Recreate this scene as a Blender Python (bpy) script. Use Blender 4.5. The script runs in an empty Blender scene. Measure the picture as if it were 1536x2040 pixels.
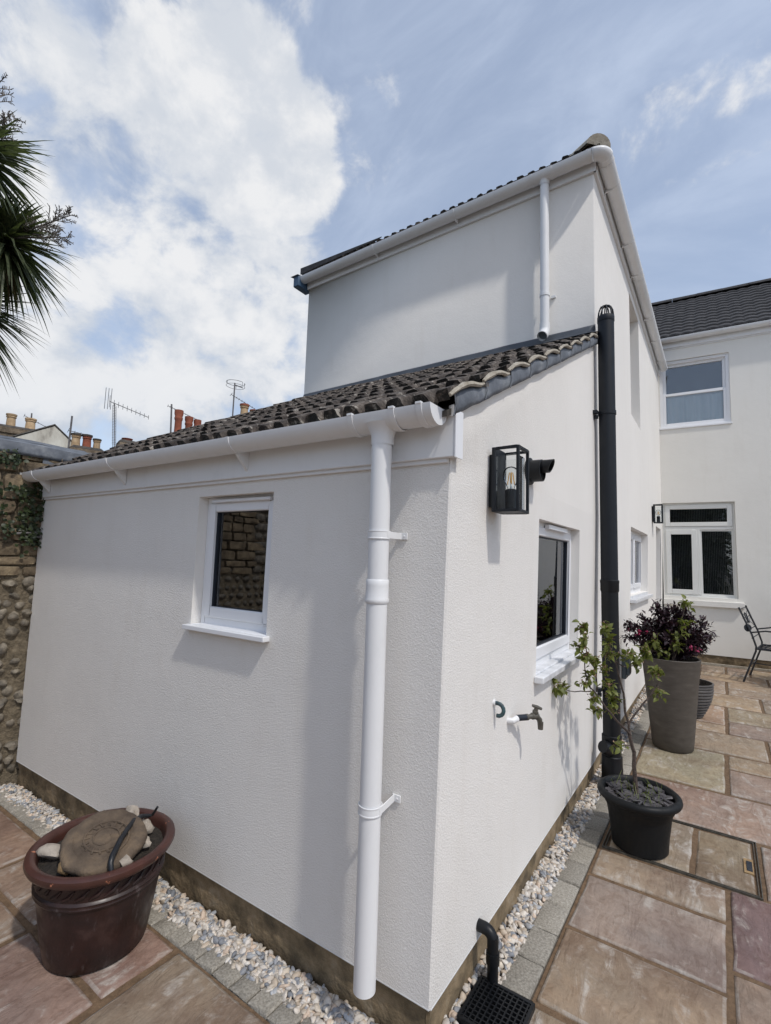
import bpy, bmesh, math, random
from mathutils import Vector, Matrix, noise
R=random.Random(7)
sc=bpy.context.scene
COL=sc.collection
PI=math.pi
# ---------------------------------------------------------------- camera
yaw,pitch,roll=.6026,.0989,.0311
fw=Vector((-math.sin(yaw)*math.cos(pitch),math.cos(yaw)*math.cos(pitch),math.sin(pitch)))
rt=Vector((math.cos(yaw),math.sin(yaw),0)); up=rt.cross(fw)
rr=rt*math.cos(roll)+up*math.sin(roll); uu=up*math.cos(roll)-rt*math.sin(roll)
cam=bpy.data.cameras.new('camera'); co=bpy.data.objects.new('camera',cam); COL.objects.link(co)
m=Matrix.Identity(4)
for i in range(3): m[i][0]=rr[i]; m[i][1]=uu[i]; m[i][2]=-fw[i]
m[0][3],m[1][3],m[2][3]=.7071,-1.3967,1.44
co.matrix_world=m
cam.sensor_fit='HORIZONTAL'; cam.sensor_width=36; cam.lens=36*967.26/1536
cam.clip_start=.02; cam.clip_end=2000
sc.camera=co
# ---------------------------------------------------------------- light and sky
SUN=Vector((1,-.31,1.47)).normalized()
sl=bpy.data.lights.new('sun','SUN'); so=bpy.data.objects.new('sun',sl); COL.objects.link(so)
sl.energy=2.0; sl.angle=math.radians(2.0); sl.color=(1,.955,.89)
so.rotation_euler=SUN.to_track_quat('Z','Y').to_euler(); so.location=(6,-3,9)
W=bpy.data.worlds.new('World'); sc.world=W; W.use_nodes=True
nt=W.node_tree; nt.nodes.clear()
def N(t,typ,**k):
    n=t.nodes.new(typ)
    for a,b in k.items():
        if a.startswith('i_'):
            key=a[2:]; key=int(key) if key.isdigit() else key.replace('_',' ')
            n.inputs[key].default_value=b
        else: setattr(n,a,b)
    return n
def L(t,a,b): t.links.new(a,b)
def math_(t,op,a,b=None,clamp=False):
    n=N(t,'ShaderNodeMath',operation=op); n.use_clamp=clamp
    for i,v in enumerate((a,b)):
        if v is None: continue
        if isinstance(v,(int,float)): n.inputs[i].default_value=v
        else: L(t,v,n.inputs[i])
    return n.outputs[0]
def mixc(t,f,a,b,typ='MIX'):
    n=N(t,'ShaderNodeMix',data_type='RGBA',blend_type=typ)
    for i,v in ((0,f),(6,a),(7,b)):
        if isinstance(v,(int,float)): n.inputs[i].default_value=v
        elif isinstance(v,tuple): n.inputs[i].default_value=(*v[:3],1)
        else: L(t,v,n.inputs[i])
    return n.outputs[2]
def mapr(t,v,a,b,c=0.,d=1.,smooth=True):
    n=N(t,'ShaderNodeMapRange',interpolation_type='SMOOTHSTEP' if smooth else 'LINEAR')
    L(t,v,n.inputs[0])
    for i,x in zip((1,2,3,4),(a,b,c,d)): n.inputs[i].default_value=x
    return n.outputs[0]
sky=N(nt,'ShaderNodeTexSky',sky_type='NISHITA',sun_disc=False,sun_elevation=math.radians(54.5),sun_rotation=math.radians(107.2),altitude=20,air_density=1.0,dust_density=1.6,ozone_density=1.2)
tc=N(nt,'ShaderNodeTexCoord')
sx=N(nt,'ShaderNodeSeparateXYZ'); L(nt,tc.outputs['Generated'],sx.inputs[0])
def wmap(loc=(0,0,0),scale=(1,1,1),rot=(0,0,0)):
    q=N(nt,'ShaderNodeMapping'); q.inputs['Location'].default_value=loc; q.inputs['Scale'].default_value=scale; q.inputs['Rotation'].default_value=rot
    L(nt,tc.outputs['Generated'],q.inputs[0]); return q.outputs[0]
def wn(v,s_,d,r,dist=0.):
    q=N(nt,'ShaderNodeTexNoise',i_Scale=s_,i_Detail=d,i_Roughness=r,i_Distortion=dist); L(nt,v,q.inputs['Vector']); return q.outputs[0]
def lobe(px,py,pz,a,b):
    v=N(nt,'ShaderNodeVectorMath',operation='DOT_PRODUCT'); L(nt,tc.outputs['Generated'],v.inputs[0]); v.inputs[1].default_value=Vector((px,py,pz)).normalized()
    return mapr(nt,v.outputs['Value'],a,b)
CLO=(.3,.0,.1); CSC=(1,1,1.25)
BANK=[(-.635,.405,.658,.980,.994,1.),(-.60,.475,.645,.986,.996,1.),(-.81,.23,.54,.962,.988,.9),(-.80,.38,.45,.962,.988,1.),(-.68,.56,.47,.982,.996,.85),(-.73,.16,.665,.988,.998,.5),(-.88,.32,.34,.94,.98,.9),(-.74,.60,.30,.95,.985,.85),(-.46,.568,.68,.995,.9995,.35),(-.02,.855,.515,.955,1.,.27),(.07,.79,.61,.975,1.,.28)]
bank=None                                                              # the cumulus bank over the roofs, several billows
for px,py,pz,a,b,k in BANK:
    q=lobe(px,py,pz,a,b)
    if k!=1.: q=math_(nt,'MULTIPLY',q,k)
    bank=q if bank is None else math_(nt,'MAXIMUM',bank,q)
def density(off):
    v=wmap(tuple(a+b for a,b in zip(CLO,off)),CSC)
    a=math_(nt,'MULTIPLY',wn(v,3.1,3.,.5),.9); b=math_(nt,'MULTIPLY',wn(v,8.5,9.,.60,.2),.62)
    return math_(nt,'ADD',a,b)
d0=density((0,0,0)); d1=density((.045,-.02,.075))
dens=math_(nt,'ADD',d0,math_(nt,'MULTIPLY',bank,.36))
cm=mapr(nt,dens,.915,1.065)
rel=mapr(nt,math_(nt,'SUBTRACT',d0,d1),-.13,.13)                                   # sunlit and shaded sides of the billows
thick=mapr(nt,dens,1.0,1.45)
cir=wn(wmap((0,0,0),(1.2,3.2,2.2),(.2,.3,.75)),2.6,7.,.6,.5)
veil=math_(nt,'ADD',math_(nt,'MULTIPLY',mapr(nt,cir,.3,.85),.30),.34)
lowz=mapr(nt,sx.outputs[2],.02,.5)
shade=math_(nt,'ADD',math_(nt,'MULTIPLY',rel,.60),math_(nt,'MULTIPLY',lowz,.42))
shade=math_(nt,'ADD',shade,math_(nt,'MULTIPLY',thick,.15),True)
ccol=mixc(nt,shade,(3.35,3.75,4.35),(5.75,5.76,5.8))
base=mixc(nt,veil,sky.outputs[0],(4.6,5.2,6.25))
allc=mixc(nt,math_(nt,'MULTIPLY',cm,.93),base,ccol)
bg=N(nt,'ShaderNodeBackground',i_Strength=.15); L(nt,allc,bg.inputs[0])
wo=N(nt,'ShaderNodeOutputWorld'); L(nt,bg.outputs[0],wo.inputs[0])
sc.view_settings.view_transform='Standard'; sc.view_settings.look='None'; sc.view_settings.exposure=.04; sc.view_settings.gamma=1
sc.view_settings.use_curve_mapping=False
sc.cycles.max_bounces=8; sc.cycles.transparent_max_bounces=12
sc.cycles.use_denoising=True
# ---------------------------------------------------------------- materials
def newmat(name):
    m=bpy.data.materials.new(name); m.use_nodes=True
    t=m.node_tree; b=t.nodes['Principled BSDF']; return m,t,b
def posn(t,scale=(1,1,1),rot=(0,0,0)):
    g=N(t,'ShaderNodeNewGeometry'); mp=N(t,'ShaderNodeMapping'); mp.inputs['Scale'].default_value=scale; mp.inputs['Rotation'].default_value=rot
    L(t,g.outputs['Position'],mp.inputs[0]); return mp.outputs[0]
def noi(t,v,s,d=4.,r=.55,dist=0.):
    n=N(t,'ShaderNodeTexNoise',i_Scale=s,i_Detail=d,i_Roughness=r,i_Distortion=dist); L(t,v,n.inputs['Vector']); return n.outputs[0]
def ramp(t,f,stops):
    n=N(t,'ShaderNodeValToRGB'); e=n.color_ramp.elements
    while len(e)<len(stops): e.new(.5)
    for k,(p,c) in zip(e,stops): k.position=p; k.color=(*c,1)
    L(t,f,n.inputs[0]); return n.outputs[0]
def bump(t,b,h,st=.5,dist=.01,prev=None):
    n=N(t,'ShaderNodeBump',i_Strength=st,i_Distance=dist); L(t,h,n.inputs['Height'])
    if prev is not None: L(t,prev,n.inputs['Normal'])
    L(t,n.outputs[0],b.inputs['Normal']); return n.outputs[0]
def mk(name,stops,scale=6,rough=.6,bs=0,bst=.4,bd=.005,stretch=(1,1,1),objrand=0.,spec=.5,detail=5.,tint=False):
    m,t,b=newmat(name); v=posn(t,stretch)
    c=ramp(t,noi(t,v,scale,detail,.6),stops)
    if objrand or tint:
        oi=N(t,'ShaderNodeObjectInfo')
        if tint: c=mixc(t,1.,c,oi.outputs['Color'],'MULTIPLY')
        if objrand:
            h=N(t,'ShaderNodeHueSaturation'); L(t,mapr(t,oi.outputs['Random'],0,1,1-objrand,1+objrand,False),h.inputs['Value']); L(t,c,h.inputs['Color']); c=h.outputs[0]
    L(t,c,b.inputs['Base Color']); b.inputs['Roughness'].default_value=rough; b.inputs['Specular IOR Level'].default_value=spec
    if bs: bump(t,b,noi(t,v,bs,4.),bst,bd)
    return m
def render_mat(name,col,grain,st):
    m,t,b=newmat(name); v=posn(t)
    big=noi(t,v,1.3,4.); fine=noi(t,posn(t,(1,1,.18)),9,4.)
    c=mixc(t,mapr(t,big,.3,.7,0,.5),col,tuple(x*.93 for x in col))
    c=mixc(t,mapr(t,fine,.5,.8,0,.35),c,(col[0]*.9,col[1]*.885,col[2]*.86))
    L(t,c,b.inputs['Base Color']); b.inputs['Roughness'].default_value=.92; b.inputs['Specular IOR Level'].default_value=.2
    vo=N(t,'ShaderNodeTexVoronoi',i_Scale=grain*.55); L(t,v,vo.inputs['Vector'])
    h=math_(t,'ADD',noi(t,v,grain,3.,.65,.8),math_(t,'MULTIPLY',vo.outputs['Distance'],.5))
    n1=bump(t,b,h,st,.0035)
    bump(t,b,noi(t,v,3.2,3.),.25,.02,n1)
    return m
M_rend=render_mat('white_textured_render',(.82,.795,.757),290,.6)
M_rend2=render_mat('white_smooth_render',(.82,.797,.760),110,.22)
M_rendC=render_mat('cream_smooth_render',(.79,.77,.72),70,.15)
def plastic(name,col,rough,dirt=.12):
    m,t,b=newmat(name); v=posn(t,(1,1,.5)); f=noi(t,v,14,5.,.65)
    L(t,mixc(t,mapr(t,f,.45,.8,0,dirt*2.2),col,tuple(x*.72 for x in col)),b.inputs['Base Color'])
    L(t,mapr(t,noi(t,v,30,3.),.3,.7,rough-.06,rough+.1),b.inputs['Roughness'])
    if col[0]<.1: b.inputs['Specular IOR Level'].default_value=.3
    return m
M_upvc=plastic('white_upvc',(.77,.775,.78),.45,.1)
M_frame=plastic('white_window_frame',(.8,.81,.83),.34,.0)
M_frameC=plastic('cream_window_frame',(.74,.74,.71),.4,.0)
M_black=plastic('black_plastic',(.008,.009,.011),.4)
M_anth=plastic('anthracite_metal',(.010,.013,.018),.5)
M_greyp=plastic('grey_plastic',(.13,.16,.18),.45)
M_pot=plastic('black_pot_plastic',(.006,.007,.008),.55)
M_wash=plastic('dark_gasket',(.02,.025,.035),.4)
M_lead=mk('weathered_lead',[(.3,(.085,.097,.115)),(.55,(.145,.16,.185)),(.75,(.25,.265,.28))],9,.68,25,.6,.008)
M_leadd=mk('dark_lead_flashing',[(.3,(.035,.043,.055)),(.6,(.06,.07,.085)),(.85,(.12,.13,.14))],5,.5,12,.5,.01)
M_plinth=mk('stained_plinth',[(.25,(.05,.04,.026)),(.43,(.155,.115,.066)),(.58,(.25,.185,.11)),(.78,(.35,.29,.21))],9,.9,30,.9,.01)
M_soil=mk('dark_soil',[(.3,(.012,.010,.008)),(.7,(.045,.036,.028))],60,.95,90,1.,.012)
M_ground=mk('bare_earth',[(.3,(.07,.06,.045)),(.7,(.13,.11,.085))],3,.95,20,.6,.02)
M_joint=mk('sandy_joint',[(.3,(.10,.062,.034)),(.7,(.19,.122,.070))],40,.95,160,.8,.004)
M_jointg=mk('dark_joint',[(.3,(.06,.048,.036)),(.7,(.12,.095,.07))],40,.95,160,.8,.004)
M_sett=mk('grey_granite_sett',[(.3,(.185,.17,.143)),(.5,(.285,.262,.222)),(.72,(.40,.375,.325))],120,.9,170,.8,.004,objrand=.12,detail=3.)
def slab_mat(name='riven_sandstone',rim=0.):
    m,t,b=newmat(name); oi=N(t,'ShaderNodeObjectInfo')
    g=N(t,'ShaderNodeNewGeometry')
    off=N(t,'ShaderNodeVectorMath',operation='SCALE'); off.inputs[0].default_value=(37,21,11); L(t,oi.outputs['Random'],off.inputs['Scale'])
    ad=N(t,'ShaderNodeVectorMath',operation='ADD'); L(t,g.outputs['Position'],ad.inputs[0]); L(t,off.outputs[0],ad.inputs[1])
    def mp(s,r=0):
        q=N(t,'ShaderNodeMapping'); q.inputs['Scale'].default_value=s; q.inputs['Rotation'].default_value=(0,0,r); L(t,ad.outputs[0],q.inputs[0]); return q.outputs[0]
    a=noi(t,mp((1,1,1)),2.6,6.,.6,.8); st=noi(t,mp((3.2,1,1),.35),4.2,6.,.62,1.2); fi=noi(t,mp((1,1,1)),46,5.,.7)
    base=oi.outputs['Color']
    c=mixc(t,mapr(t,a,.35,.7,0,.75),base,mixc(t,1.,base,(1.3,1.2,1.1),'MULTIPLY'))
    c=mixc(t,mapr(t,noi(t,mp((1,1,1)),1.7,5.,.6),.46,.62,0,.65),c,mixc(t,1.,base,(.72,.62,.60),'MULTIPLY'))
    # pale lime bloom and scuffs
    bl=math_(t,'MULTIPLY',mapr(t,st,.44,.64),mapr(t,noi(t,mp((1,1,1)),4.5,7.,.7,.5),.46,.62))
    c=mixc(t,math_(t,'MULTIPLY',bl,.8),c,(.50,.465,.42))
    mo=noi(t,mp((1.6,1,1),.5),15,6.,.62,.6); c=mixc(t,mapr(t,mo,.50,.60,0,.38),c,mixc(t,1.,c,(.66,.58,.52),'MULTIPLY')); c=mixc(t,mapr(t,mo,.36,.44,.35,0.),c,mixc(t,1.,c,(1.3,1.3,1.3),'MULTIPLY'))
    if rim: c=mixc(t,math_(t,'MULTIPLY',mapr(t,noi(t,mp((1,1,1)),11,5.,.65),.40,.62),rim),c,(.44,.41,.37))
    c=mixc(t,mapr(t,fi,.35,.75,0,.5),c,mixc(t,1.,c,(.68,.66,.64),'MULTIPLY'))
    L(t,c,b.inputs['Base Color']); L(t,mapr(t,st,.3,.7,.62,.86),b.inputs['Roughness']); b.inputs['Specular IOR Level'].default_value=.35
    n1=bump(t,b,st,.8,.014); n2=bump(t,b,noi(t,mp((1,1,1)),9,5.,.6,.5),.45,.01,n1); bump(t,b,fi,.35,.0025,n2)
    return m
M_slab=slab_mat(); M_slabe=slab_mat('worn_slab_edge',.5)
def tile_mat(name,dark):
    m,t,b=newmat(name); v=posn(t); oi=N(t,'ShaderNodeObjectInfo')
    k=.62 if dark else .74
    c=ramp(t,noi(t,v,26,6.,.68),[(.30,(.02*k,.017*k,.015*k)),(.44,(.075*k,.06*k,.05*k)),(.57,(.18*k,.15*k,.125*k)),(.70,(.36*k,.32*k,.275*k))])
    c=mixc(t,mapr(t,noi(t,v,5,3.),.3,.7,.0,.6),c,mixc(t,1.,c,(.5,.47,.47),'MULTIPLY'))
    lich=math_(t,'MULTIPLY',mapr(t,noi(t,v,24,4.,.6),.60,.67),.8)
    c=mixc(t,lich,c,(.36,.33,.285))
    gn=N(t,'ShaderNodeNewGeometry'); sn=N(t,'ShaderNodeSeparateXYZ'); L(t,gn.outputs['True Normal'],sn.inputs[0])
    moss_shade=math_(t,'MULTIPLY',mapr(t,math_(t,'ADD',math_(t,'MULTIPLY',sn.outputs[1],-1.),mapr(t,noi(t,v,30,4.),.3,.7,-.25,.25)),.55,.8),.85)
    c=mixc(t,moss_shade,c,(.012,.012,.010))   # mossy black growth and shade on the tile noses, both put into the colour
    h=N(t,'ShaderNodeHueSaturation'); L(t,mapr(t,oi.outputs['Random'],0,1,.72,1.25,False),h.inputs['Value']); L(t,c,h.inputs['Color'])
    L(t,h.outputs[0],b.inputs['Base Color']); b.inputs['Roughness'].default_value=.93
    n1=bump(t,b,noi(t,v,38,5.,.7),1.,.012); bump(t,b,noi(t,v,160,3.),.6,.003,n1)
    return m
M_tile=tile_mat('mossy_concrete_tile',False)
M_tileC=mk('dark_slate_grey_tile',[(.3,(.022,.022,.024)),(.6,(.05,.048,.05)),(.8,(.095,.09,.088))],14,.85,40,.5,.006)
M_mort=mk('pale_mortar',[(.3,(.28,.245,.19)),(.7,(.46,.42,.35))],24,.95,60,.7,.006)
M_glass,t,b=newmat('window_glass'); t.nodes.remove(b)
fr=N(t,'ShaderNodeFresnel',i_IOR=2.7); tr=N(t,'ShaderNodeBsdfTransparent'); tr.inputs[0].default_value=(.96,.975,.975,1)
gl=N(t,'ShaderNodeBsdfGlossy',i_Roughness=.0); gl.inputs[0].default_value=(.95,.97,1,1)
mx=N(t,'ShaderNodeMixShader'); L(t,fr.outputs[0],mx.inputs[0]); L(t,tr.outputs[0],mx.inputs[1]); L(t,gl.outputs[0],mx.inputs[2]); L(t,mx.outputs[0],t.nodes['Material Output'].inputs[0])
M_lamp=M_glass.copy(); M_lamp.name='lantern_glass'
for n in M_lamp.node_tree.nodes:
    if n.type=='FRESNEL': n.inputs[0].default_value=1.18
    if n.type=='BSDF_TRANSPARENT': n.inputs[0].default_value=(.96,.97,.97,1)
M_glassC=M_glass.copy(); M_glassC.name='old_window_glass'
for n in M_glassC.node_tree.nodes:
    if n.type=='FRESNEL': n.inputs[0].default_value=1.9
M_room=mk('dim_interior',[(.3,(.05,.05,.052)),(.7,(.075,.075,.078))],2,.9)
M_blind=mk('beige_blind',[(.3,(.30,.27,.22)),(.7,(.4,.36,.3))],10,.7)
M_net=mk('net_curtain',[(.35,(.72,.79,.82)),(.65,(.86,.9,.92))],5,.9,stretch=(4,4,.1))
M_strip=mk('curtain_thread',[(.3,(.22,.23,.24)),(.7,(.4,.4,.4))],5,.9)
M_glaze=None
m,t,b=newmat('brown_glazed_clay'); v=posn(t); c=ramp(t,noi(t,v,7,6.,.65),[(.3,(.010,.005,.0045)),(.55,(.027,.011,.0095)),(.75,(.065,.035,.030))])
sc1=noi(t,posn(t,(1,1,.25),(0.5,.3,0)),32,5.,.7); c=mixc(t,mapr(t,sc1,.58,.74,0,.3),c,(.22,.19,.19)); L(t,c,b.inputs['Base Color'])
L(t,mapr(t,noi(t,v,12,4.),.3,.7,.28,.6),b.inputs['Roughness']); bump(t,b,noi(t,v,18,3.),.15,.004); M_glaze=m
m,t,b=newmat('worn_glazed_rim'); v=posn(t); c=ramp(t,noi(t,v,9,5.,.6),[(.3,(.040,.016,.012)),(.6,(.072,.028,.021)),(.8,(.10,.044,.032))])
c=mixc(t,mapr(t,noi(t,v,23,4.,.6),.66,.69),c,(.42,.16,.09)); L(t,c,b.inputs['Base Color']); b.inputs['Roughness'].default_value=.36; bump(t,b,noi(t,v,30,3.),.15,.003); M_rim=m
M_disc=mk('carved_sandstone',[(.25,(.05,.036,.026)),(.5,(.105,.077,.054)),(.7,(.17,.122,.078)),(.85,(.22,.18,.14))],13,.9,34,.8,.012)
M_rock=mk('pale_rock',[(.3,(.26,.22,.18)),(.6,(.42,.37,.31)),(.8,(.55,.5,.44))],22,.85,35,.8,.012,objrand=.15)
M_rockt=mk('tan_rock',[(.3,(.2,.12,.05)),(.7,(.42,.29,.15))],22,.85,35,.8,.01)
M_taupe=mk('taupe_fibre_clay',[(.3,(.060,.050,.040)),(.6,(.085,.073,.060)),(.8,(.115,.10,.084))],9,.62,60,.25,.003,stretch=(1,1,3))
M_slatepot=mk('grey_ribbed_stoneware',[(.3,(.07,.066,.064)),(.7,(.13,.12,.115))],10,.6,40,.3,.003)
M_slate=mk('slate_chips',[(.3,(.035,.033,.038)),(.6,(.085,.078,.083)),(.8,(.17,.155,.155))],24,.6,50,.6,.006)
M_bark=mk('grey_brown_bark',[(.3,(.035,.025,.02)),(.7,(.12,.09,.075))],60,.9,120,.9,.006)
def leafm(name,a,b_,var=.3,trans=.35,rough=.5):
    m,t,b=newmat(name); v=posn(t)
    c=ramp(t,noi(t,v,38,2.),[(.32,a),(.68,b_)])
    L(t,c,b.inputs['Base Color']); b.inputs['Roughness'].default_value=rough
    tl=N(t,'ShaderNodeBsdfTranslucent'); L(t,mixc(t,1.,c,(1.25,1.35,.7),'MULTIPLY'),tl.inputs[0])
    mx=N(t,'ShaderNodeMixShader'); mx.inputs[0].default_value=trans; out=t.nodes['Material Output']
    L(t,b.outputs[0],mx.inputs[1]); L(t,tl.outputs[0],mx.inputs[2]); L(t,mx.outputs[0],out.inputs[0]); return m
M_leafg=leafm('young_green_leaf',(.085,.105,.02),(.20,.22,.055))
M_leafp=leafm('dark_purple_leaf',(.011,.006,.010),(.045,.017,.028),trans=.15)
M_leafd=leafm('dark_green_leaf',(.012,.022,.008),(.045,.065,.02),trans=.2)
M_sword=leafm('sword_leaf',(.045,.06,.034),(.115,.135,.07),trans=.3,rough=.38)
M_sworddry=leafm('dry_sword_leaf',(.10,.075,.04),(.22,.17,.09),trans=.15)
M_swordy=leafm('yellow_sword_leaf',(.2,.2,.07),(.36,.33,.13),trans=.3)
M_bud=leafm('pink_brown_bud',(.17,.095,.06),(.36,.22,.16),trans=.15)
M_pink=leafm('pink_flower',(.28,.02,.08),(.5,.06,.16),trans=.2)
M_pan=leafm('dry_panicle',(.09,.075,.06),(.17,.145,.12),trans=.05)
M_grass=leafm('grass_blade',(.09,.12,.03),(.19,.22,.06))
M_brass=mk('tarnished_brass',[(.3,(.045,.042,.034)),(.7,(.12,.11,.09))],40,.5,60,.4,.002)
M_green=mk('verdigris_pipe',[(.3,(.02,.035,.045)),(.6,(.04,.09,.10)),(.8,(.1,.2,.19))],40,.5)
M_buff=mk('buff_clay_pot',[(.3,(.36,.24,.13)),(.6,(.52,.37,.22)),(.8,(.62,.48,.32))],6,.85,objrand=.12)
M_red=mk('red_clay_pot',[(.3,(.19,.055,.03)),(.7,(.33,.10,.055))],5,.85,objrand=.15)
M_soot=mk('sooty_clay',[(.3,(.03,.028,.025)),(.7,(.10,.085,.07))],8,.9)
M_stack=mk('old_brick_stack',[(.3,(.085,.065,.045)),(.5,(.17,.13,.09)),(.75,(.27,.215,.15))],6,.95,18,.9,.03)
M_oldrend=mk('peeling_old_render',[(.32,(.26,.235,.2)),(.44,(.5,.47,.4)),(.7,(.68,.66,.58))],2.4,.95,12,.5,.02,stretch=(1,1,.45),detail=8.)
M_roofn=mk('grey_mossy_roofing',[(.3,(.055,.05,.045)),(.55,(.12,.11,.098)),(.8,(.2,.185,.165))],9,.95,30,.9,.02,detail=8.)
M_alu=mk('weathered_aluminium',[(.3,(.10,.10,.105)),(.7,(.2,.2,.21))],9,.55)
M_steel=mk('galvanised_pole',[(.3,(.09,.085,.085)),(.7,(.17,.16,.16))],9,.6)
M_flint=mk('flint_cobble',[(.25,(.055,.05,.043)),(.5,(.155,.132,.10)),(.68,(.27,.235,.18)),(.85,(.42,.385,.32))],22,.7,45,.8,.008,objrand=.28)
M_blk=mk('weathered_stone_block',[(.25,(.06,.045,.028)),(.5,(.165,.125,.08)),(.7,(.27,.21,.13)),(.85,(.36,.31,.23))],14,.95,36,1.,.012,objrand=.28)
M_wallm=mk('crumbling_lime_mortar',[(.3,(.085,.068,.046)),(.6,(.18,.145,.098)),(.8,(.27,.225,.16))],30,.98,55,1.,.015)
M_iron=mk('dark_iron',[(.3,(.006,.007,.009)),(.7,(.018,.02,.025))],30,.42,80,.3,.002)
M_chair=mk('black_painted_steel',[(.3,(.008,.01,.014)),(.7,(.017,.02,.027))],30,.4)
M_marble=mk('white_marble_sill',[(.3,(.55,.56,.58)),(.6,(.75,.76,.78))],9,.3,stretch=(1,2,1))
M_amber,t,b=newmat('amber_filament'); b.inputs['Base Color'].default_value=(.85,.42,.04,1); b.inputs['Roughness'].default_value=.4
M_ply,t,b=newmat('blue_film'); b.inputs['Base Color'].default_value=(.05,.10,.17,1); b.inputs['Roughness'].default_value=.5
# gravel: one mesh, coloured per stone
M_grav,t,b=newmat('marble_gravel'); at=N(t,'ShaderNodeAttribute',attribute_name='stone'); v=posn(t)
L(t,mixc(t,mapr(t,noi(t,v,90,4.,.65),.35,.7,0,.6),at.outputs['Color'],mixc(t,1.,at.outputs['Color'],(.7,.72,.76),'MULTIPLY')),b.inputs['Base Color']); b.inputs['Roughness'].default_value=.6
# ---------------------------------------------------------------- mesh helpers
def wl(o):
    p=Vector((0,0,0))
    while o is not None: p+=o.location; o=o.parent
    return p
class MB:
    def __init__(s): s.v=[]; s.f=[]; s.sm=[]
    def add(s,vs,fs,smooth=False):
        n=len(s.v); s.v+= [tuple(p) for p in vs]; s.f+=[tuple(i+n for i in q) for q in fs]; s.sm+=[smooth]*len(fs); return s
    def hexa(s,P,a0,a1,b0,b1,c0,c1):
        vs=[P(a,b,c) for a in (a0,a1) for b in (b0,b1) for c in (c0,c1)]
        return s.add(vs,[(0,1,3,2),(4,6,7,5),(0,4,5,1),(2,3,7,6),(0,2,6,4),(1,5,7,3)])
    def box(s,x0,x1,y0,y1,z0,z1): return s.hexa(lambda a,b,c:(a,b,c),x0,x1,y0,y1,z0,z1)
    def tube(s,pts,r,n=10,caps=True,smooth=True):
        pts=[Vector(p) for p in pts]; rs=r if isinstance(r,(list,tuple)) else [r]*len(pts)
        rings=[]; t0=(pts[1]-pts[0]).normalized(); a=t0.orthogonal().normalized()
        for i,p in enumerate(pts):
            t=(pts[min(i+1,len(pts)-1)]-pts[max(i-1,0)]).normalized()
            a=(a-t*a.dot(t)).normalized(); b=t.cross(a)
            rings.append([p+(a*math.cos(2*PI*k/n)+b*math.sin(2*PI*k/n))*rs[i] for k in range(n)])
        vs=[q for r_ in rings for q in r_]; fs=[]
        for i in range(len(pts)-1):
            for k in range(n): fs.append((i*n+k,i*n+(k+1)%n,(i+1)*n+(k+1)%n,(i+1)*n+k))
        s.add(vs,fs,smooth)
        if caps: s.add(rings[0],[tuple(range(n))[::-1]]); s.add(rings[-1],[tuple(range(n))])
        return s
    def lathe(s,prof,c=(0,0,0),n=40,axis=(0,0,1),smooth=True,cap0=False,cap1=False):
        ax=Vector(axis).normalized()
        if abs(ax.z)>.999: a=Vector((1,0,0)); b=Vector((0,1,0))*(1 if ax.z>0 else -1)
        else: a=ax.orthogonal().normalized(); b=ax.cross(a)
        c=Vector(c); vs=[]
        for r,h in prof: vs+=[c+ax*h+(a*math.cos(2*PI*k/n)+b*math.sin(2*PI*k/n))*r for k in range(n)]
        fs=[(i*n+k,i*n+(k+1)%n,(i+1)*n+(k+1)%n,(i+1)*n+k) for i in range(len(prof)-1) for k in range(n)]
        s.add(vs,fs,smooth)
        if cap0: s.add(vs[:n],[tuple(range(n))[::-1]])
        if cap1: s.add(vs[-n:],[tuple(range(n))])
        return s
    def mesh(s,name,mat,org=Vector((0,0,0))):
        me=bpy.data.meshes.new(name); me.from_pydata([tuple(Vector(p)-org) for p in s.v],[],s.f)
        me.polygons.foreach_set('use_smooth',s.sm); me.materials.append(mat); me.update()
        bm=bmesh.new(); bm.from_mesh(me); bmesh.ops.remove_doubles(bm,verts=bm.verts,dist=1e-5); bmesh.ops.recalc_face_normals(bm,faces=bm.faces); bm.to_mesh(me); bm.free()
        me.set_sharp_from_angle(angle=math.radians(42))
        return me
    def build(s,name,mat,parent=None,bevel=0,org=None,raw=False):
        o_=Vector(org) if org is not None else wl(parent)
        if raw:
            me=bpy.data.meshes.new(name); me.from_pydata([tuple(Vector(p)-o_) for p in s.v],[],s.f); me.polygons.foreach_set('use_smooth',s.sm); me.materials.append(mat); me.update()
        else: me=s.mesh(name,mat,o_)
        o=bpy.data.objects.new(name,me); COL.objects.link(o)
        if parent is not None: o.parent=parent
        if org is not None: o.location=Vector(org)-wl(parent)
        if bevel:
            md=o.modifiers.new('bevel','BEVEL'); md.width=bevel; md.segments=2; md.limit_method='ANGLE'; md.angle_limit=math.radians(40)
        return o
def thing(name,label,cat,loc=(0,0,0),group=None):
    o=bpy.data.objects.new(name,None); COL.objects.link(o); o.location=loc; return tag(o,label,cat,group)
def tag(o,label,cat,group=None):
    o['label']=label; o['category']=cat
    if group: o['group']=group
    return o
def kind(o,k): o['kind']=k; return o
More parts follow.
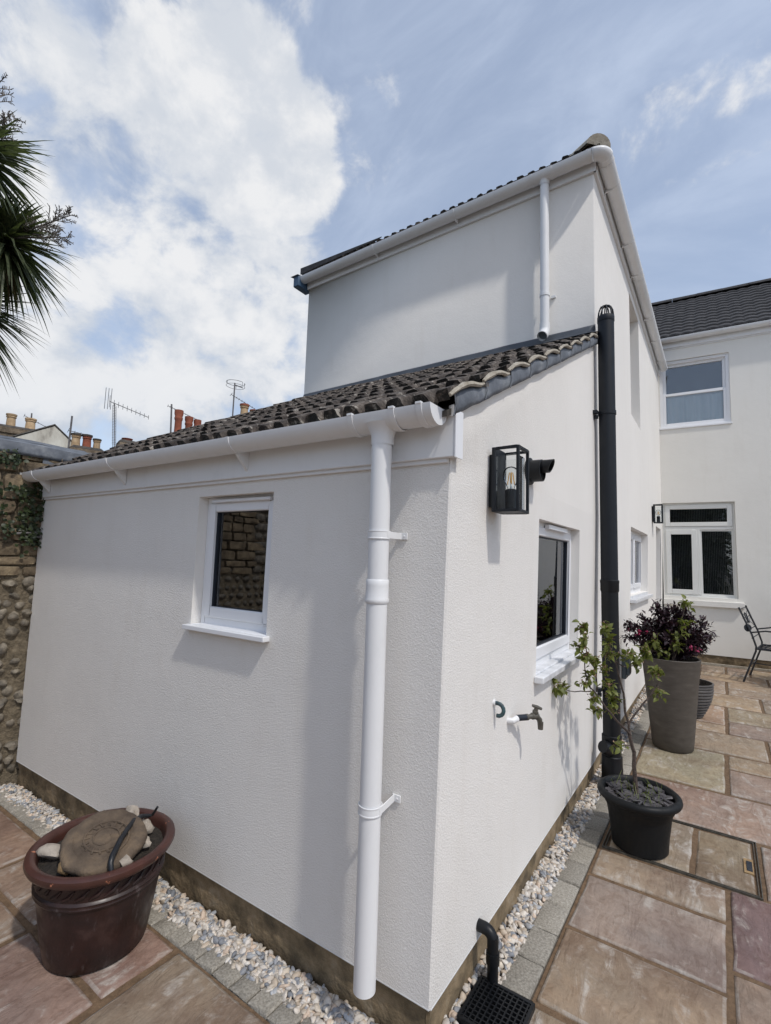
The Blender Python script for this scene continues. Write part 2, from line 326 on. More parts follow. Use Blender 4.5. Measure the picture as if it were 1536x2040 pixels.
# ---------------------------------------------------------------- levels and wall planes
sA,s2,sC=.0177,-.0198,.0696
ZR=.12
def xB(z): return -.038*max(0.,1-(z-ZR)/1.672)
def zg(y): return max(0.,.025*(y-2.5))
def PA(s,z,d): return (s+xB(z)*max(0.,1+s/.5) if s>-.5 else s, sA*s+d, z)
def PB(s,z,d): return (xB(z)-d,s,z)
def P2(s,z,d): return (s,2.313+s2*s+d,z)
def PC(s,z,d): return (s,7.119+sC*s+d,z)
def wall_face(mb,P,s0,s1,z0,z1,holes,dep,zl=(),sl_=()):
    S=sorted({s0,s1,*sl_,*[h[0] for h in holes],*[h[1] for h in holes]}); Z=sorted({z0,z1,*[z for z in zl if z0<z<z1],*[h[2] for h in holes],*[h[3] for h in holes]})
    for i in range(len(S)-1):
        for j in range(len(Z)-1):
            cs,cz=(S[i]+S[i+1])/2,(Z[j]+Z[j+1])/2
            if any(h[0]<cs<h[1] and h[2]<cz<h[3] for h in holes): continue
            mb.add([P(S[i],Z[j],0),P(S[i+1],Z[j],0),P(S[i+1],Z[j+1],0),P(S[i],Z[j+1],0)],[(0,1,2,3)])
    for a,b,c,d in holes:
        mb.add([P(a,c,0),P(a,d,0),P(a,d,dep),P(a,c,dep)],[(0,1,2,3)]); mb.add([P(b,c,0),P(b,c,dep),P(b,d,dep),P(b,d,0)],[(0,1,2,3)])
        mb.add([P(a,d,0),P(b,d,0),P(b,d,dep),P(a,d,dep)],[(0,1,2,3)]); mb.add([P(a,c,0),P(a,c,dep),P(b,c,dep),P(b,c,0)],[(0,1,2,3)])
def rect_frame(mb,P,a,b,c,d,w,d0,d1,wb=None):
    wb=w if wb is None else wb
    mb.hexa(P,a,a+w,c,d,d0,d1); mb.hexa(P,b-w,b,c,d,d0,d1); mb.hexa(P,a+w,b-w,d-w,d,d0,d1); mb.hexa(P,a+w,b-w,c,c+wb,d0,d1)
# ================================================================ GROUND
g=MB(); n=40
g.add([(-300,-300,-.06),(300,-300,-.06),(300,300,-.06),(-300,300,-.06)],[(0,1,2,3)])
kind(g.build('ground',M_ground),'structure')
# ---- paving
pat=MB()
def zgj(y): return zg(y)-.009
ys=[-6,-.2,2.5,7.6]
for a,b in zip(ys[:-1],ys[1:]):
    x0=-3.0 if b<=-.2 else .146
    pat.add([(x0,a,zgj(a)),(6,a,zgj(a)),(6,b,zgj(b)),(x0,b,zgj(b))],[(0,1,2,3)])
patio=kind(pat.build('patio',M_joint),'structure')
def slab(x0,x1,y0,y1,col,h=0.,skew=0.):
    rg=random.Random(int(x0*991+y0*517+x1*77)); g_=.007; so_=Vector((rg.uniform(0,90),rg.uniform(0,90),0))
    x0+=g_;x1-=g_;y0+=g_;y1-=g_
    nx=max(3,min(7,int((x1-x0)/.09))); ny=max(3,min(7,int((y1-y0)/.09))); tz=[rg.uniform(-.0015,.0015) for _ in range(3)]; vs=[]; fs=[]; mi=[]
    us=[0.,.011/(x1-x0)]+[k/nx for k in range(1,nx)]+[1-.011/(x1-x0),1.]; ws=[0.,.011/(y1-y0)]+[k/ny for k in range(1,ny)]+[1-.011/(y1-y0),1.]
    def edge(a,n,sd): return .005*noise.noise(Vector((a*n*2.2,sd,0))+so_)+.0025*noise.noise(Vector((a*n*7,sd,3))+so_)
    A,B=len(us),len(ws)
    for i_,u in enumerate(us):
        for j_,w in enumerate(ws):
            bx_=i_ in (0,A-1); by_=j_ in (0,B-1); x=x0+(x1-x0)*u; y=y0+(y1-y0)*w
            if i_ in (0,1,A-2,A-1): x+=edge(w,ny,1. if u<.5 else 9.)
            if j_ in (0,1,B-2,B-1): y+=edge(u,nx,20. if w<.5 else 30.)
            z=zg(y)+h+tz[0]+tz[1]*(u-.5)*2+tz[2]*(w-.5)*2
            z+=-.0055+.0015*noise.noise(Vector((x*40,y*40,0))) if (bx_ or by_) else .0022*noise.noise(Vector((x*5,y*5,0))+so_)+.0012*noise.noise(Vector((x*14,y*14,0))+so_)-(.001 if i_ in (1,A-2) or j_ in (1,B-2) else 0)
            vs.append((x,y,z))
    for i_ in range(A-1):
        for j_ in range(B-1): fs.append((i_*B+j_,(i_+1)*B+j_,(i_+1)*B+j_+1,i_*B+j_+1)); mi.append(1 if i_ in (0,A-2) or j_ in (0,B-2) else 0)
    ring=[i_*B for i_ in range(A)]+[(A-1)*B+j_ for j_ in range(1,B)]+[i_*B+B-1 for i_ in range(A-2,-1,-1)]+[j_ for j_ in range(B-2,0,-1)]
    n0=len(vs); vs+=[(vs[k][0],vs[k][1],vs[k][2]-.03) for k in ring]; m_=len(ring)
    fs+=[(ring[k],n0+k,n0+(k+1)%m_,ring[(k+1)%m_]) for k in range(m_)]; mi+=[0]*m_
    mb=MB(); mb.add(vs,fs,True); o=mb.build('slab',M_slab,patio,raw=True); o.data.materials.append(M_slabe); o.data.polygons.foreach_set('material_index',mi)
    o.color=(*[max(.02,v*rg.uniform(.94,1.07)) for v in col],1); return o
RED=(.262,.192,.150); TAN=(.290,.228,.173); GREY=(.275,.224,.175); PUR=(.195,.135,.115); BUF=(.308,.240,.178); PNK=(.295,.222,.170)
rx=.152
SL=[(rx,.69,-.55,-.2,TAN),(rx,.69,-.2,.355,BUF),(rx,.69,.372,.785,RED),(rx,.69,.795,1.198,GREY),(rx,.69,1.21,1.463,TAN),
 (.70,1.28,-.4,.35,BUF),(.70,1.28,.36,.915,RED),(.70,1.28,.928,1.468,PUR),
 (.835,1.40,1.48,2.005,GREY),(rx,.99,2.035,2.60,PNK),(1.003,1.6,2.035,2.60,TAN),
 (rx,.70,2.62,3.375,BUF),(.716,1.25,2.62,3.07,GREY),(.716,1.25,3.085,3.375,TAN),
 (rx,.978,3.39,3.90,PNK),(.99,1.6,3.39,3.90,BUF),(rx,.712,3.92,4.16,TAN),(rx,.712,4.175,4.82,PNK),(.728,1.32,3.92,4.31,TAN),(.728,1.32,4.325,4.82,GREY),
 (rx,.52,4.84,5.38,TAN),(.535,1.018,4.84,5.38,BUF),(1.032,1.6,4.84,5.38,GREY),(rx,.727,5.4,6.06,PNK),(.742,1.35,5.4,5.70,TAN),(.742,1.35,5.715,6.06,PNK),
 (rx,.44,6.08,6.50,TAN),(.455,1.15,6.08,6.50,BUF),(1.165,1.7,6.08,6.5,TAN),(rx,.44,6.52,6.99,TAN),(.455,.73,6.52,6.99,PNK),(.745,.99,6.52,6.99,TAN),(1.005,1.7,6.52,6.99,BUF)]
for a in SL: slab(*a)
# slabs carried on beyond the frame on the right
cols=[TAN,BUF,PNK,GREY,RED]
yy=-2.4
edges={-.4:1.28,.35:1.28,1.47:1.4}
rows=[(-5.9,-5.1),(-5.1,-4.5),(-4.5,-3.75),(-3.75,-3.2),(-3.2,-2.6),(-2.6,-1.9),(-1.9,-1.3),(-1.3,-.57)]
for a,b_ in rows:
    x=rx if a>-1.35 else (-.97 if a>-2 else -2.95)
    while x<4.2:
        w=R.choice((.42,.56,.84)); slab(x,x+w,a+.006,b_-.006,R.choice(cols)); x+=w+.012
for a,b_,x in ((-.55,.35,1.292),(.36,.915,1.292),(.928,1.468,1.292),(1.48,2.01,1.412),(2.03,2.6,1.612),(2.62,3.375,1.262),(3.39,3.9,1.612),(3.92,4.82,1.332),(4.84,5.38,1.612),(5.4,6.06,1.362),(6.08,6.99,1.712)):
    while x<4.2:
        w=R.choice((.42,.56,.84)); slab(x,x+w,a,b_,R.choice(cols)); x+=w+.012
# left hand slabs by the brown pot
for a in [(-.968,-.40,-.75,-.205,(.262,.2,.155)),(-.39,.14,-.75,-.205,PNK),(-1.50,-.985,-.475,-.205,(.235,.178,.138)),(-2.02,-1.512,-.475,-.205,(.262,.2,.155)),(-2.95,-2.035,-.62,-.225,(.245,.188,.140)),(-1.50,-.985,-1.05,-.487,(.24,.185,.14)),(-2.02,-1.512,-1.05,-.487,(.262,.2,.155)),(-2.95,-2.035,-1.25,-.635,TAN),(-.97,-.4,-1.3,-.765,TAN),(-.39,.14,-1.3,-.765,BUF),(-2.02,-1.0,-1.7,-1.065,TAN)]: slab(*a)
# ---- sett edging
sb=MB(); sb.add([(-2.96,-.195,-.012),(.14,-.195,-.012),(.14,-.10,-.012),(-2.96,-.12,-.012)],[(0,1,2,3)])
sb.add([(.036,-.10,-.012),(.146,-.10,-.012),(.146,2.5,-.012),(.036,2.5,-.012)],[(0,1,2,3)]); sb.add([(.036,2.5,-.012),(.146,2.5,-.012),(.146,7.0,.1),(.036,7.0,.1)],[(0,1,2,3)])
edging=kind(sb.build('sett_edging',M_jointg),'structure')
def settmesh(lx,ly,i):
    rg=random.Random(i); mb=MB(); vs=[]
    for f,z in ((0,-.04),(0,-.006),(1,0)):
        for sx_,sy_ in ((-1,-1),(0,-1),(1,-1),(1,0),(1,1),(0,1),(-1,1),(-1,0)):
            q=.006*f
            vs.append((sx_*(lx/2-q)+rg.uniform(-.0018,.0018),sy_*(ly/2-q)+rg.uniform(-.0018,.0018),z+rg.uniform(-.001,.001)))
    fs=[(k*8+j,k*8+(j+1)%8,(k+1)*8+(j+1)%8,(k+1)*8+j) for k in range(2) for j in range(8)]+[tuple(range(16,24))]
    mb.add(vs,fs,False); return mb.mesh('sett',M_sett)
SA=[settmesh(.086,.088,i) for i in range(4)]; SB=[settmesh(.10,.174,i+9) for i in range(4)]
x=-.05
while x>-2.95:
    o=bpy.data.objects.new('sett',R.choice(SA)); COL.objects.link(o); o.parent=edging; o.location=(x-.046,-.150+sA*x*.3,R.uniform(-.002,.002)); o.rotation_euler=(R.uniform(-.012,.012),R.uniform(-.012,.012),R.uniform(-.02,.02)); x-=.0925
y=.345
while y<6.9:
    o=bpy.data.objects.new('sett',R.choice(SB)); COL.objects.link(o); o.parent=edging; o.location=(.090,y+.09,zg(y+.09)+R.uniform(-.002,.002)); o.rotation_euler=(.025*(y>2.4)+R.uniform(-.006,.006),R.uniform(-.012,.012),R.uniform(-.015,.015)); y+=.181
# ---- gravel strip: every stone is real, the strip is one mass
gb=MB(); gb.add([(-2.96,-.14,-.035),(.05,-.14,-.035),(.05,.1,-.035),(-2.96,.1,-.035)],[(0,1,2,3)]); gb.add([(-.08,.1,-.035),(.05,.1,-.035),(.05,2.5,-.035),(-.08,2.5,-.035)],[(0,1,2,3)]); gb.add([(-.08,2.5,-.035),(.05,2.5,-.035),(.05,7.05,.075),(-.08,7.05,.075)],[(0,1,2,3)])
gravb=kind(gb.build('gravel_bed',M_soil),'structure')
bmi=bmesh.new(); bmesh.ops.create_icosphere(bmi,subdivisions=2,radius=1.); ICO_V=[v.co.copy() for v in bmi.verts]; ICO_F=[tuple(v.index for v in f.verts) for f in bmi.faces]; bmi.free()
gv=[];gf=[];gc=[]
pal=[(.66,.59,.51),(.6,.52,.42),(.68,.63,.57),(.52,.43,.33),(.30,.31,.33),(.42,.43,.44),(.62,.49,.38),(.7,.65,.58),(.22,.23,.25),(.55,.5,.44),(.64,.58,.5),(.46,.42,.37)]
def pebble(x,y,z,s,lay):
    rg=R; q=Matrix.Rotation(rg.uniform(0,6.3),3,'Z')@Matrix.Rotation(rg.gauss(0,.7),3,'X')@Matrix.Rotation(rg.gauss(0,.5),3,'Y')
    sc_=Vector((s*rg.uniform(.9,1.5),s*rg.uniform(.65,1.0),s*rg.uniform(.38,.62))); n0=len(gv); so_=Vector((rg.uniform(0,99),rg.uniform(0,99),0))
    for v in ICO_V:
        k=1+.38*noise.noise(v*1.3+so_); p=q@Vector((v.x*sc_.x*k,v.y*sc_.y*k,v.z*sc_.z*k)); gv.append((x+p.x,y+p.y,z+p.z))
    for f in ICO_F: gf.append(tuple(i+n0 for i in f))
    c=rg.choice(pal); w=rg.uniform(.82,1.12); gc.append((c[0]*w,c[1]*w,c[2]*w))
def strip(nn,fx,s0,s1):
    for i in range(nn):
        x,y,z=fx(); pebble(x,y,z,R.uniform(s0,s1),i)
def fA():
    x=-2.93*R.random()**1.0; e=R.random(); y=sA*x-.005-.118*e; return x,y,-.022+.016*R.random()+.012*math.sin(e*PI)
def fA2():
    x=-1.4*R.random(); e=R.random(); y=sA*x-.005-.118*e; return x,y,-.018+.016*R.random()+.012*math.sin(e*PI)
def fB():
    y=.0+2.6*R.random(); x=-.055+.10*R.random(); return x,y,-.018+.02*R.random()
def fB2():
    y=2.5+4.4*R.random(); x=-.05+.09*R.random(); return x,y,zg(y)-.015+.02*R.random()
strip(2600,fA,.008,.0145); strip(700,fA2,.010,.017); strip(2100,fB,.009,.016); strip(1700,fB2,.010,.016)
gv2=[];gf2=[];gc2=[]
me=bpy.data.meshes.new('gravel'); 
# leave the grate clear
keep=[]
for i in range(len(gc)):
    c=Vector((0,0,0))
    for v in gv[i*42:i*42+42]: c+=Vector(v)
    c/=42
    if -.035<c.x<.18 and .14<c.y<.345: continue
    keep.append(i)
for i in keep:
    n0=len(gv2); gv2+=gv[i*42:i*42+42]; gf2+=[tuple(j+n0 for j in f) for f in ICO_F]; gc2.append(gc[i])
me.from_pydata(gv2,[],gf2); at=me.color_attributes.new('stone','FLOAT_COLOR','POINT')
buf=[]
for c in gc2: buf+=[*c,1]*42
at.data.foreach_set('color',buf); me.polygons.foreach_set('use_smooth',[True]*len(gf2)); me.materials.append(M_grav)
go=bpy.data.objects.new('gravel',me); COL.objects.link(go); kind(go,'stuff'); go['label']='pale marble gravel strip along the foot of the white walls'
# ---- recessed inspection cover
cv=thing('inspection_cover','recessed inspection cover filled with paving, slim metal frame, beside the black pot','drain cover',(.49,1.75,0))
mb=MB(); rect_frame(mb,lambda a,b,c:(a,b,c),.160,.824,1.476,2.024,.0035,-.02,.001); rect_frame(mb,lambda a,b,c:(a,b,c),.172,.812,1.488,2.012,.003,-.02,.0); mb.build('frame',M_brass,cv)
MB().box(.178,.806,1.494,2.006,-.02,-.010).build('tray',M_joint,cv)
def inset(x0,x1,y0,y1,col):
    o=slab(x0,x1,y0,y1,col,-.001); o.parent=cv; o.location=-Vector((.49,1.75,0)); o.name='inset_slab'
inset(.18,.549,1.496,2.004,GREY); inset(.559,.804,1.496,2.004,(.235,.185,.142))
MB().box(.762,.800,1.66,1.80,-.012,.0045).build('lifting_slot',M_rockt,cv); MB().box(.772,.796,1.68,1.775,-.01,.0075).build('key_plate',M_wash,cv,bevel=.002)
# ---- gully grate and waste pipe
gr=thing('gully_grate','square black plastic drain grate among the gravel under a waste pipe','drain grate',(.073,.243,.01))
mb=MB(); rect_frame(mb,lambda a,b,c:(a,b,c),-.022,.168,.148,.338,.010,-.01,.016)
mb.build('rim',M_black,gr,bevel=.002)
for i in range(1,11):
    x_=-.022+.19*i/11; MB().box(x_-.0022,x_+.0022,.157,.329,.002,.0135).build('bar',M_black,gr)
    y_=.148+.19*i/11; MB().box(-.013,.159,y_-.0022,y_+.0022,.0025,.013).build('bar',M_black,gr)
MB().box(-.012,.158,.158,.328,-.01,-.002).build('sump',M_soil,gr)
wp=thing('waste_pipe','short black waste pipe elbow leaving the white wall above the grate','waste pipe',(.012,.345,.0))
mb=MB(); el=[(xB(.2)-.01,.345,.165)]
for k in range(7):
    a=k/6*PI/2; el.append((.0-.012+.030*math.sin(a),.345,.135+.030*math.cos(a)))
mb.tube(el,[.0195]*len(el),16); mb.tube([(.018,.345,.150),(.018,.345,.09)],.0195,16)
mb.build('elbow',M_black,wp)
MB().tube([(.018,.345,.10),(.018,.345,.065)],.0232,18).build('socket',M_black,wp); MB().tube([(.018,.345,.07),(.018,.345,-.005)],.0188,16).build('pipe',M_black,wp)
# ================================================================ REAR EXTENSION
EX=thing('rear_extension','low white rendered lean-to extension with mossy tiled roof','house extension',(-1.45,1.1,0))
HA=(-1.304,-.809,1.118,1.7095); HB=(.945,1.772,.93,1.6626)
ZD=lambda y:1.918+.502*(y+.02)
mb=MB()
wall_face(mb,PA,-2.967,-.006,ZR,1.93,[HA],.14,sl_=(-.5,-.25),zl=(1.0,))
wall_face(mb,PB,.006,2.33,ZR,1.792,[HB],.16,zl=())
mb.add([PB(.006,1.792,0),PB(2.33,1.792,0),PB(2.33,ZD(2.33)-.002,0),PB(.006,ZD(.006)-.002,0)],[(0,1,2,3)])
for z0,z1 in ((ZR,1.0),(1.0,1.792),(1.792,1.915)): mb.add([PA(-.006,z0,0),PB(.006,z0,0),PB(.006,z1,0),PA(-.006,z1,0)],[(0,1,2,3)])
wl_=mb.build('wall',M_rend,EX)
# stop-bead lip at the bottom of the render
mb=MB(); mb.hexa(PA,-2.967,-.004,ZR-.004,ZR-.0005,-.001,.03); mb.hexa(PB,.004,2.33,ZR-.004,ZR-.0005,-.001,.03); mb.build('render_bead',M_upvc,EX)
def rough_plinth(mb,P,s0,s1,z0,z1,d,n,amp):
    rg=random.Random(5); k=6; vs=[]
    for i in range(n+1):
        for j in range(k+1):
            s=s0+(s1-s0)*i/n; z=z0+(z1-z0)*j/k; vs.append(P(s,z,d+amp*noise.noise(Vector((s*14,z*22,3.3)))+amp*.5*noise.noise(Vector((s*40,z*50,1.3)))))
    mb.add(vs,[(i*(k+1)+j,(i+1)*(k+1)+j,(i+1)*(k+1)+j+1,i*(k+1)+j+1) for i in range(n) for j in range(k)],True)
mb=MB(); rough_plinth(mb,PA,-2.967,-.01,-.06,ZR-.003,.016,90,.009); rough_plinth(mb,PB,.01,2.33,-.06,ZR-.003,.016,70,.009); mb.build('plinth',M_plinth,EX)
# inside and back so that the building is solid
mb=MB(); mb.box(-2.95,-2.94,.15,2.3,.1,1.85); mb.box(-2.94,-.17,.15,2.28,.08,.1); mb.box(-2.94,-.17,.16,.165,.1,1.1); mb.box(-2.94,-.2,2.27,2.28,.1,3.0); mb.box(-1.9,-1.89,.2,2.2,.1,1.85); mb.build('room',M_room,EX)
# fascia boards
mb=MB(); mb.hexa(PA,-2.972,-1.7155,1.776,1.915,-.022,.0); mb.build('fascia_board',M_upvc,EX,bevel=.003)
mb=MB(); mb.hexa(PA,-1.7135,.022,1.776,1.915,-.024,.0); mb.build('fascia_board',M_upvc,EX,bevel=.003)
mb=MB(); mb.hexa(PA,-2.967,-.008,1.762,1.777,-.012,.001); mb.build('fascia_trim',M_upvc,EX,bevel=.002)
mb=MB(); mb.box(.0225,.0265,-.026,.028,1.774,1.93); mb.build('fascia_end_cap',M_frame,EX)
# gutter
def half_gutter(mb,p0,p1,r,outn,th=.003,n=12,caps=(True,True)):
    """half-round trough from p0 to p1, outn = horizontal unit vector away from the wall"""
    p0,p1=Vector(p0),Vector(p1); o=Vector(outn); u=Vector((0,0,1)); rings=[]
    for p in (p0,p1):
        for rr_ in (r,r-th):
            rings.append([p+o*(rr_*math.cos(PI+PI*k/n))*-1+u*(rr_*math.sin(PI+PI*k/n)) for k in range(n+1)])
    vs=[q for g_ in rings for q in g_]; m_=n+1; fs=[]
    for k in range(n): fs+=[(k,k+1,2*m_+k+1,2*m_+k),(m_+k,3*m_+k,3*m_+k+1,m_+k+1)]
    mb.add(vs,fs,True)
    for k in (0,n): mb.add([rings[0][k],rings[1][k],rings[3][k],rings[2][k]],[(0,1,2,3)])
    for e,c in ((0,caps[0]),(2,caps[1])):
        if c: mb.add(rings[e],[tuple(range(m_))])
        else: mb.add(rings[e]+rings[e+1],[(k,k+1,m_+k+1,m_+k) for k in range(n)])
def gA(x,dy=0,dz=0): return Vector((x,sA*x-.081+dy,1.926+dz))
oA=Vector((0,-1,0))
mb=MB(); half_gutter(mb,gA(-2.985),gA(-.012),.0555,oA); gut=mb.build('gutter',M_upvc,EX)
def clip(x,w,parent,r=.0615,nm='gutter_clip'):
    q=MB(); half_gutter(q,gA(x-w/2),gA(x+w/2),r,oA,.0035,caps=(False,False)); q.box(x-w/2,x+w/2,sA*x-.081-r-.002,sA*x-.081-r+.012,1.924,1.932); q.build(nm,M_upvc,parent,bevel=.001)
for x_ in (-.314,-.147,-.046): clip(x_,.021,gut)
q=MB(); half_gutter(q,gA(-.040),gA(-.006),.058,oA,.004); q.build('end_cap',M_upvc,gut); q=MB(); half_gutter(q,gA(-2.99),gA(-2.965),.058,oA,.004); q.build('end_cap',M_upvc,gut)
for x_ in (-.954,-1.922,-2.82):
    q=MB(); half_gutter(q,gA(x_-.009),gA(x_+.009),.059,oA,.0035,caps=(False,False))
    y0=sA*x_; q.add([(x_+a,y0+b_,c_) for a in (-.008,.008) for b_,c_ in ((-.024,1.80),(-.024,1.925),(-.05,1.876),(-.085,1.866))],[(0,1,2,3),(4,7,6,5),(0,3,7,4),(0,4,5,1),(1,5,6,2),(2,6,7,3)]); q.build('gutter_bracket',M_upvc,gut)
# running outlet: body sleeve with a flared neck
q=MB(); half_gutter(q,gA(-.310),gA(-.150),.0580,oA,.003,caps=(False,False))
xo=-.2165; yo=sA*xo-.084
q.lathe([(.062,.0),(.052,-.012),(.043,-.026),(.0385,-.042),(.0375,-.07)],(xo,yo+.003,1.893),28); q.build('running_outlet',M_upvc,gut)
# ---- lean-to roof: deck, tiles, lead
TH=math.atan(.502); GA=.28
rf=MB(); rf.add([(.012,-.06,ZD(-.06)),(.012,2.34,ZD(2.34)),(-3.0,2.40,ZD(2.40)),(-3.0,-.11,ZD(-.11)),(.012,-.06,ZD(-.06)+.02),(.012,2.34,ZD(2.34)+.02),(-3.0,2.40,ZD(2.40)+.02),(-3.0,-.11,ZD(-.11)+.02)],[(0,1,2,3),(4,7,6,5),(0,4,5,1),(1,5,6,2),(2,6,7,3),(3,7,4,0)])
roof=rf.build('roof',M_soot,EX)
prof=[(0,0),(.007,.001),(.013,.016),(.019,.031),(.028,.037),(.060,.037),(.069,.031),(.075,.016),(.082,.001),(.09,0)]
def tile_mesh(i,verge=False):
    rg=random.Random(100+i); P_=[(a+o_,b_) for o_ in (0,.09) for a,b_ in (prof if o_==0 else prof[1:])]
    if verge: P_=[p for p in P_ if p[0]<.1505]
    w=len(P_); ns=4; Lt=.335; vs=[]
    for t_ in range(ns+1):
        f=t_/ns
        for a,b_ in P_:
            cam_=.010*math.sin(PI*min(1,f*1.15)); e=.0035 if t_==0 else .0015
            vs.append((a-.09+rg.uniform(-e,e)*.6,f*Lt+(rg.uniform(-.007,.004) if t_==0 else 0),b_*(1-.08*f)+cam_-.026*f*Lt/.28+rg.uniform(-e,e)))
    nv=len(vs)
    for a,b_ in P_: vs.append((a-.09,.004,min(b_-.022,.004)-.004))
    for i_,(a,b_) in enumerate(P_): vs.append((a-.09,Lt,vs[ns*w+i_][2]-.016))
    fs=[(t_*w+k,t_*w+k+1,(t_+1)*w+k+1,(t_+1)*w+k) for t_ in range(ns) for k in range(w-1)]
    fs+=[(k,nv+k,nv+k+1,k+1) for k in range(w-1)]
    # closed sides
    for k in (0,w-1):
        pass
    for k in (0,w-1):
        n2=len(vs); vs+=[(vs[t_*w+k][0],vs[t_*w+k][1],vs[t_*w+k][2]-.015) for t_ in range(ns+1)]
        fs+=[(t_*w+k,(t_+1)*w+k,n2+t_+1,n2+t_) for t_ in range(ns)]
    m_=MB(); m_.add(vs,fs,False); me=m_.mesh('roof_tile',M_tile); 
    return me
TM=[tile_mesh(i) for i in range(5)]; TV=[tile_mesh(i+30,True) for i in range(4)]
rl=wl(roof)
for r_ in range(10):
    for c_ in range(17):
        x_=-.026 if c_==0 else -.206-.18*(c_-1); y_=-.088+sA*x_*(1-r_/10)+GA*r_*math.cos(TH); z_=ZD(y_)+.056
        if r_==9 and False: continue
        o=bpy.data.objects.new('roof_tile',TV[R.randrange(4)] if c_==0 else TM[R.randrange(5)]); COL.objects.link(o); o.parent=roof
        o.location=Vector((x_+R.uniform(-.003,.003),y_+R.uniform(-.007,.007),z_+R.uniform(-.002,.004)))-rl; o.rotation_euler=(TH+R.uniform(-.012,.012),R.uniform(-.012,.012),R.uniform(-.012,.012))
# verge lead: a soft dressed strip under the tile ends
mb=MB(); n_=90; vs=[]
for i in range(n_+1):
    y_=-.03+2.36*i/n_; fr_=((y_+.088)/(GA*math.cos(TH)))%1.
    topz=ZD(y_)+.062+.016*math.sin(PI*min(1,fr_*1.1))+.004*noise.noise(Vector((y_*9,0,0)))
    for j in range(5):
        f=j/4; bul=.006*noise.noise(Vector((y_*7,f*2,4)))
        vs.append((.026+.006*math.sin(PI*f)+bul,y_,ZD(y_)-.004+.004*noise.noise(Vector((y_*16,2,0)))+(topz-ZD(y_))*f))
mb.add(vs,[(i*5+j,(i+1)*5+j,(i+1)*5+j+1,i*5+j+1) for i in range(n_) for j in range(4)],True)
vl=mb.build('verge_lead',M_lead,roof); md=vl.modifiers.new('s','SOLIDIFY'); md.thickness=.003
mb=MB(); mb.add([(.003,-.03,ZD(-.03)-.006),(.003,2.32,ZD(2.32)-.006),(.003,2.32,ZD(2.32)+.03),(.003,-.03,ZD(-.03)+.03),(.020,-.03,ZD(-.03)-.006),(.020,2.32,ZD(2.32)-.006),(.020,2.32,ZD(2.32)+.03),(.020,-.03,ZD(-.03)+.03)],[(0,1,2,3),(4,7,6,5),(0,4,5,1),(2,6,7,3),(0,3,7,4),(1,5,6,2)]); mb.build('verge_board',M_upvc,roof)
for r_ in range(9):
    y0=-.088+GA*r_*math.cos(TH); q=MB(); pts=[]
    for k in range(9):
        f=k/8; y_=y0+GA*math.cos(TH)*1.02*f; pts.append((.036+R.uniform(-.002,.002),y_,ZD(y_)+.072+.018*math.sin(PI*min(1,f*1.12))-.012*f+R.uniform(-.0015,.0015)))
    q.tube(pts,[.006]+[.0095+R.uniform(-.002,.002) for _ in range(7)]+[.005],6); q.build('verge_mortar',M_mort,roof)
    y_=y0+.03; q=MB(); q.tube([(.034,y_,ZD(y_)-.002),(.0355,y_+.012,ZD(y_)+.035),(.034,y_+.006,ZD(y_)+.07)],.0022,5); q.build('lead_seam',M_lead,roof)
# abutment flashing against the tall wall
mb=MB(); vs=[]; n_=60
for i in range(n_+1):
    s=-3.03+3.03*i/n_; w_=.004*noise.noise(Vector((s*3,1,0)))
    for d_,z_ in ((-.002,3.237+.003*noise.noise(Vector((s*5,3,0)))),(-.008,3.225),(-.016+w_,3.19),(-.04+w_,3.16),(-.13,ZD(2.2)+.093)): vs.append(P2(s,z_,d_))
mb.add(vs,[(i*5+j,(i+1)*5+j,(i+1)*5+j+1,i*5+j+1) for i in range(n_) for j in range(4)],True)
fl=mb.build('abutment_flashing',M_leadd,roof); md=fl.modifiers.new('s','SOLIDIFY'); md.thickness=.004
# ---- windows of the extension
def window_part(parent,P,a,b,c,d,dd,w,wb,frame_m,name='window'):
    mb=MB(); rect_frame(mb,P,a,b,c,d,w,dd,dd+.06,wb); return mb.build(name,frame_m,parent,bevel=.004)
a,b_,c_,d_=HA
wA=window_part(EX,PA,a,b_,c_+.003,d_,.05,.03,.035,M_frame)
mb=MB(); rect_frame(mb,PA,a+.028,b_-.028,c_+.036,d_-.028,.042,.042,.09,.05); mb.build('sash',M_frame,wA,bevel=.006)
mb=MB(); rect_frame(mb,PA,a+.068,b_-.068,c_+.082,d_-.066,.006,.055,.085); mb.build('gasket',M_wash,wA)
mb=MB(); mb.hexa(PA,a+.07,b_-.07,c_+.084,d_-.068,.066,.070); mb.build('pane',M_glass,wA)
mb=MB(); mb.hexa(PA,a+.06,b_-.05,d_-.028,d_-.014,.026,.045); mb.build('trickle_vent',M_frame,wA,bevel=.003)
mb=MB(); mb.hexa(PA,a-.014,b_+.022,c_-.017,c_+.004,-.036,.0); mb.hexa(PA,a+.002,b_-.002,c_-.012,c_+.006,.0,.055); mb.build('sill',M_frame,wA,bevel=.003)
bl=MB()
for k in range(13):
    z_=c_+.10+k*.036; bl.hexa(PA,a+.085,b_-.08,z_,z_+.0016,.100,.122)
bl.hexa(PA,-1.075,-1.0735,c_+.09,d_-.05,.098,.0995); bl.build('blind',M_blind,wA)
a,b_,c_,d_=HB
wB=window_part(EX,PB,a,b_,c_+.003,d_,.05,.03,.04,M_frame)
mb=MB(); rect_frame(mb,PB,a+.028,b_-.028,c_+.042,d_-.028,.045,.042,.09,.055); mb.build('sash',M_frame,wB,bevel=.006)
mb=MB(); rect_frame(mb,PB,a+.071,b_-.071,c_+.095,d_-.071,.008,.055,.085); mb.build('gasket',M_wash,wB)
mb=MB(); mb.hexa(PB,a+.074,b_-.074,c_+.098,d_-.074,.066,.070); mb.build('pane',M_glass,wB)
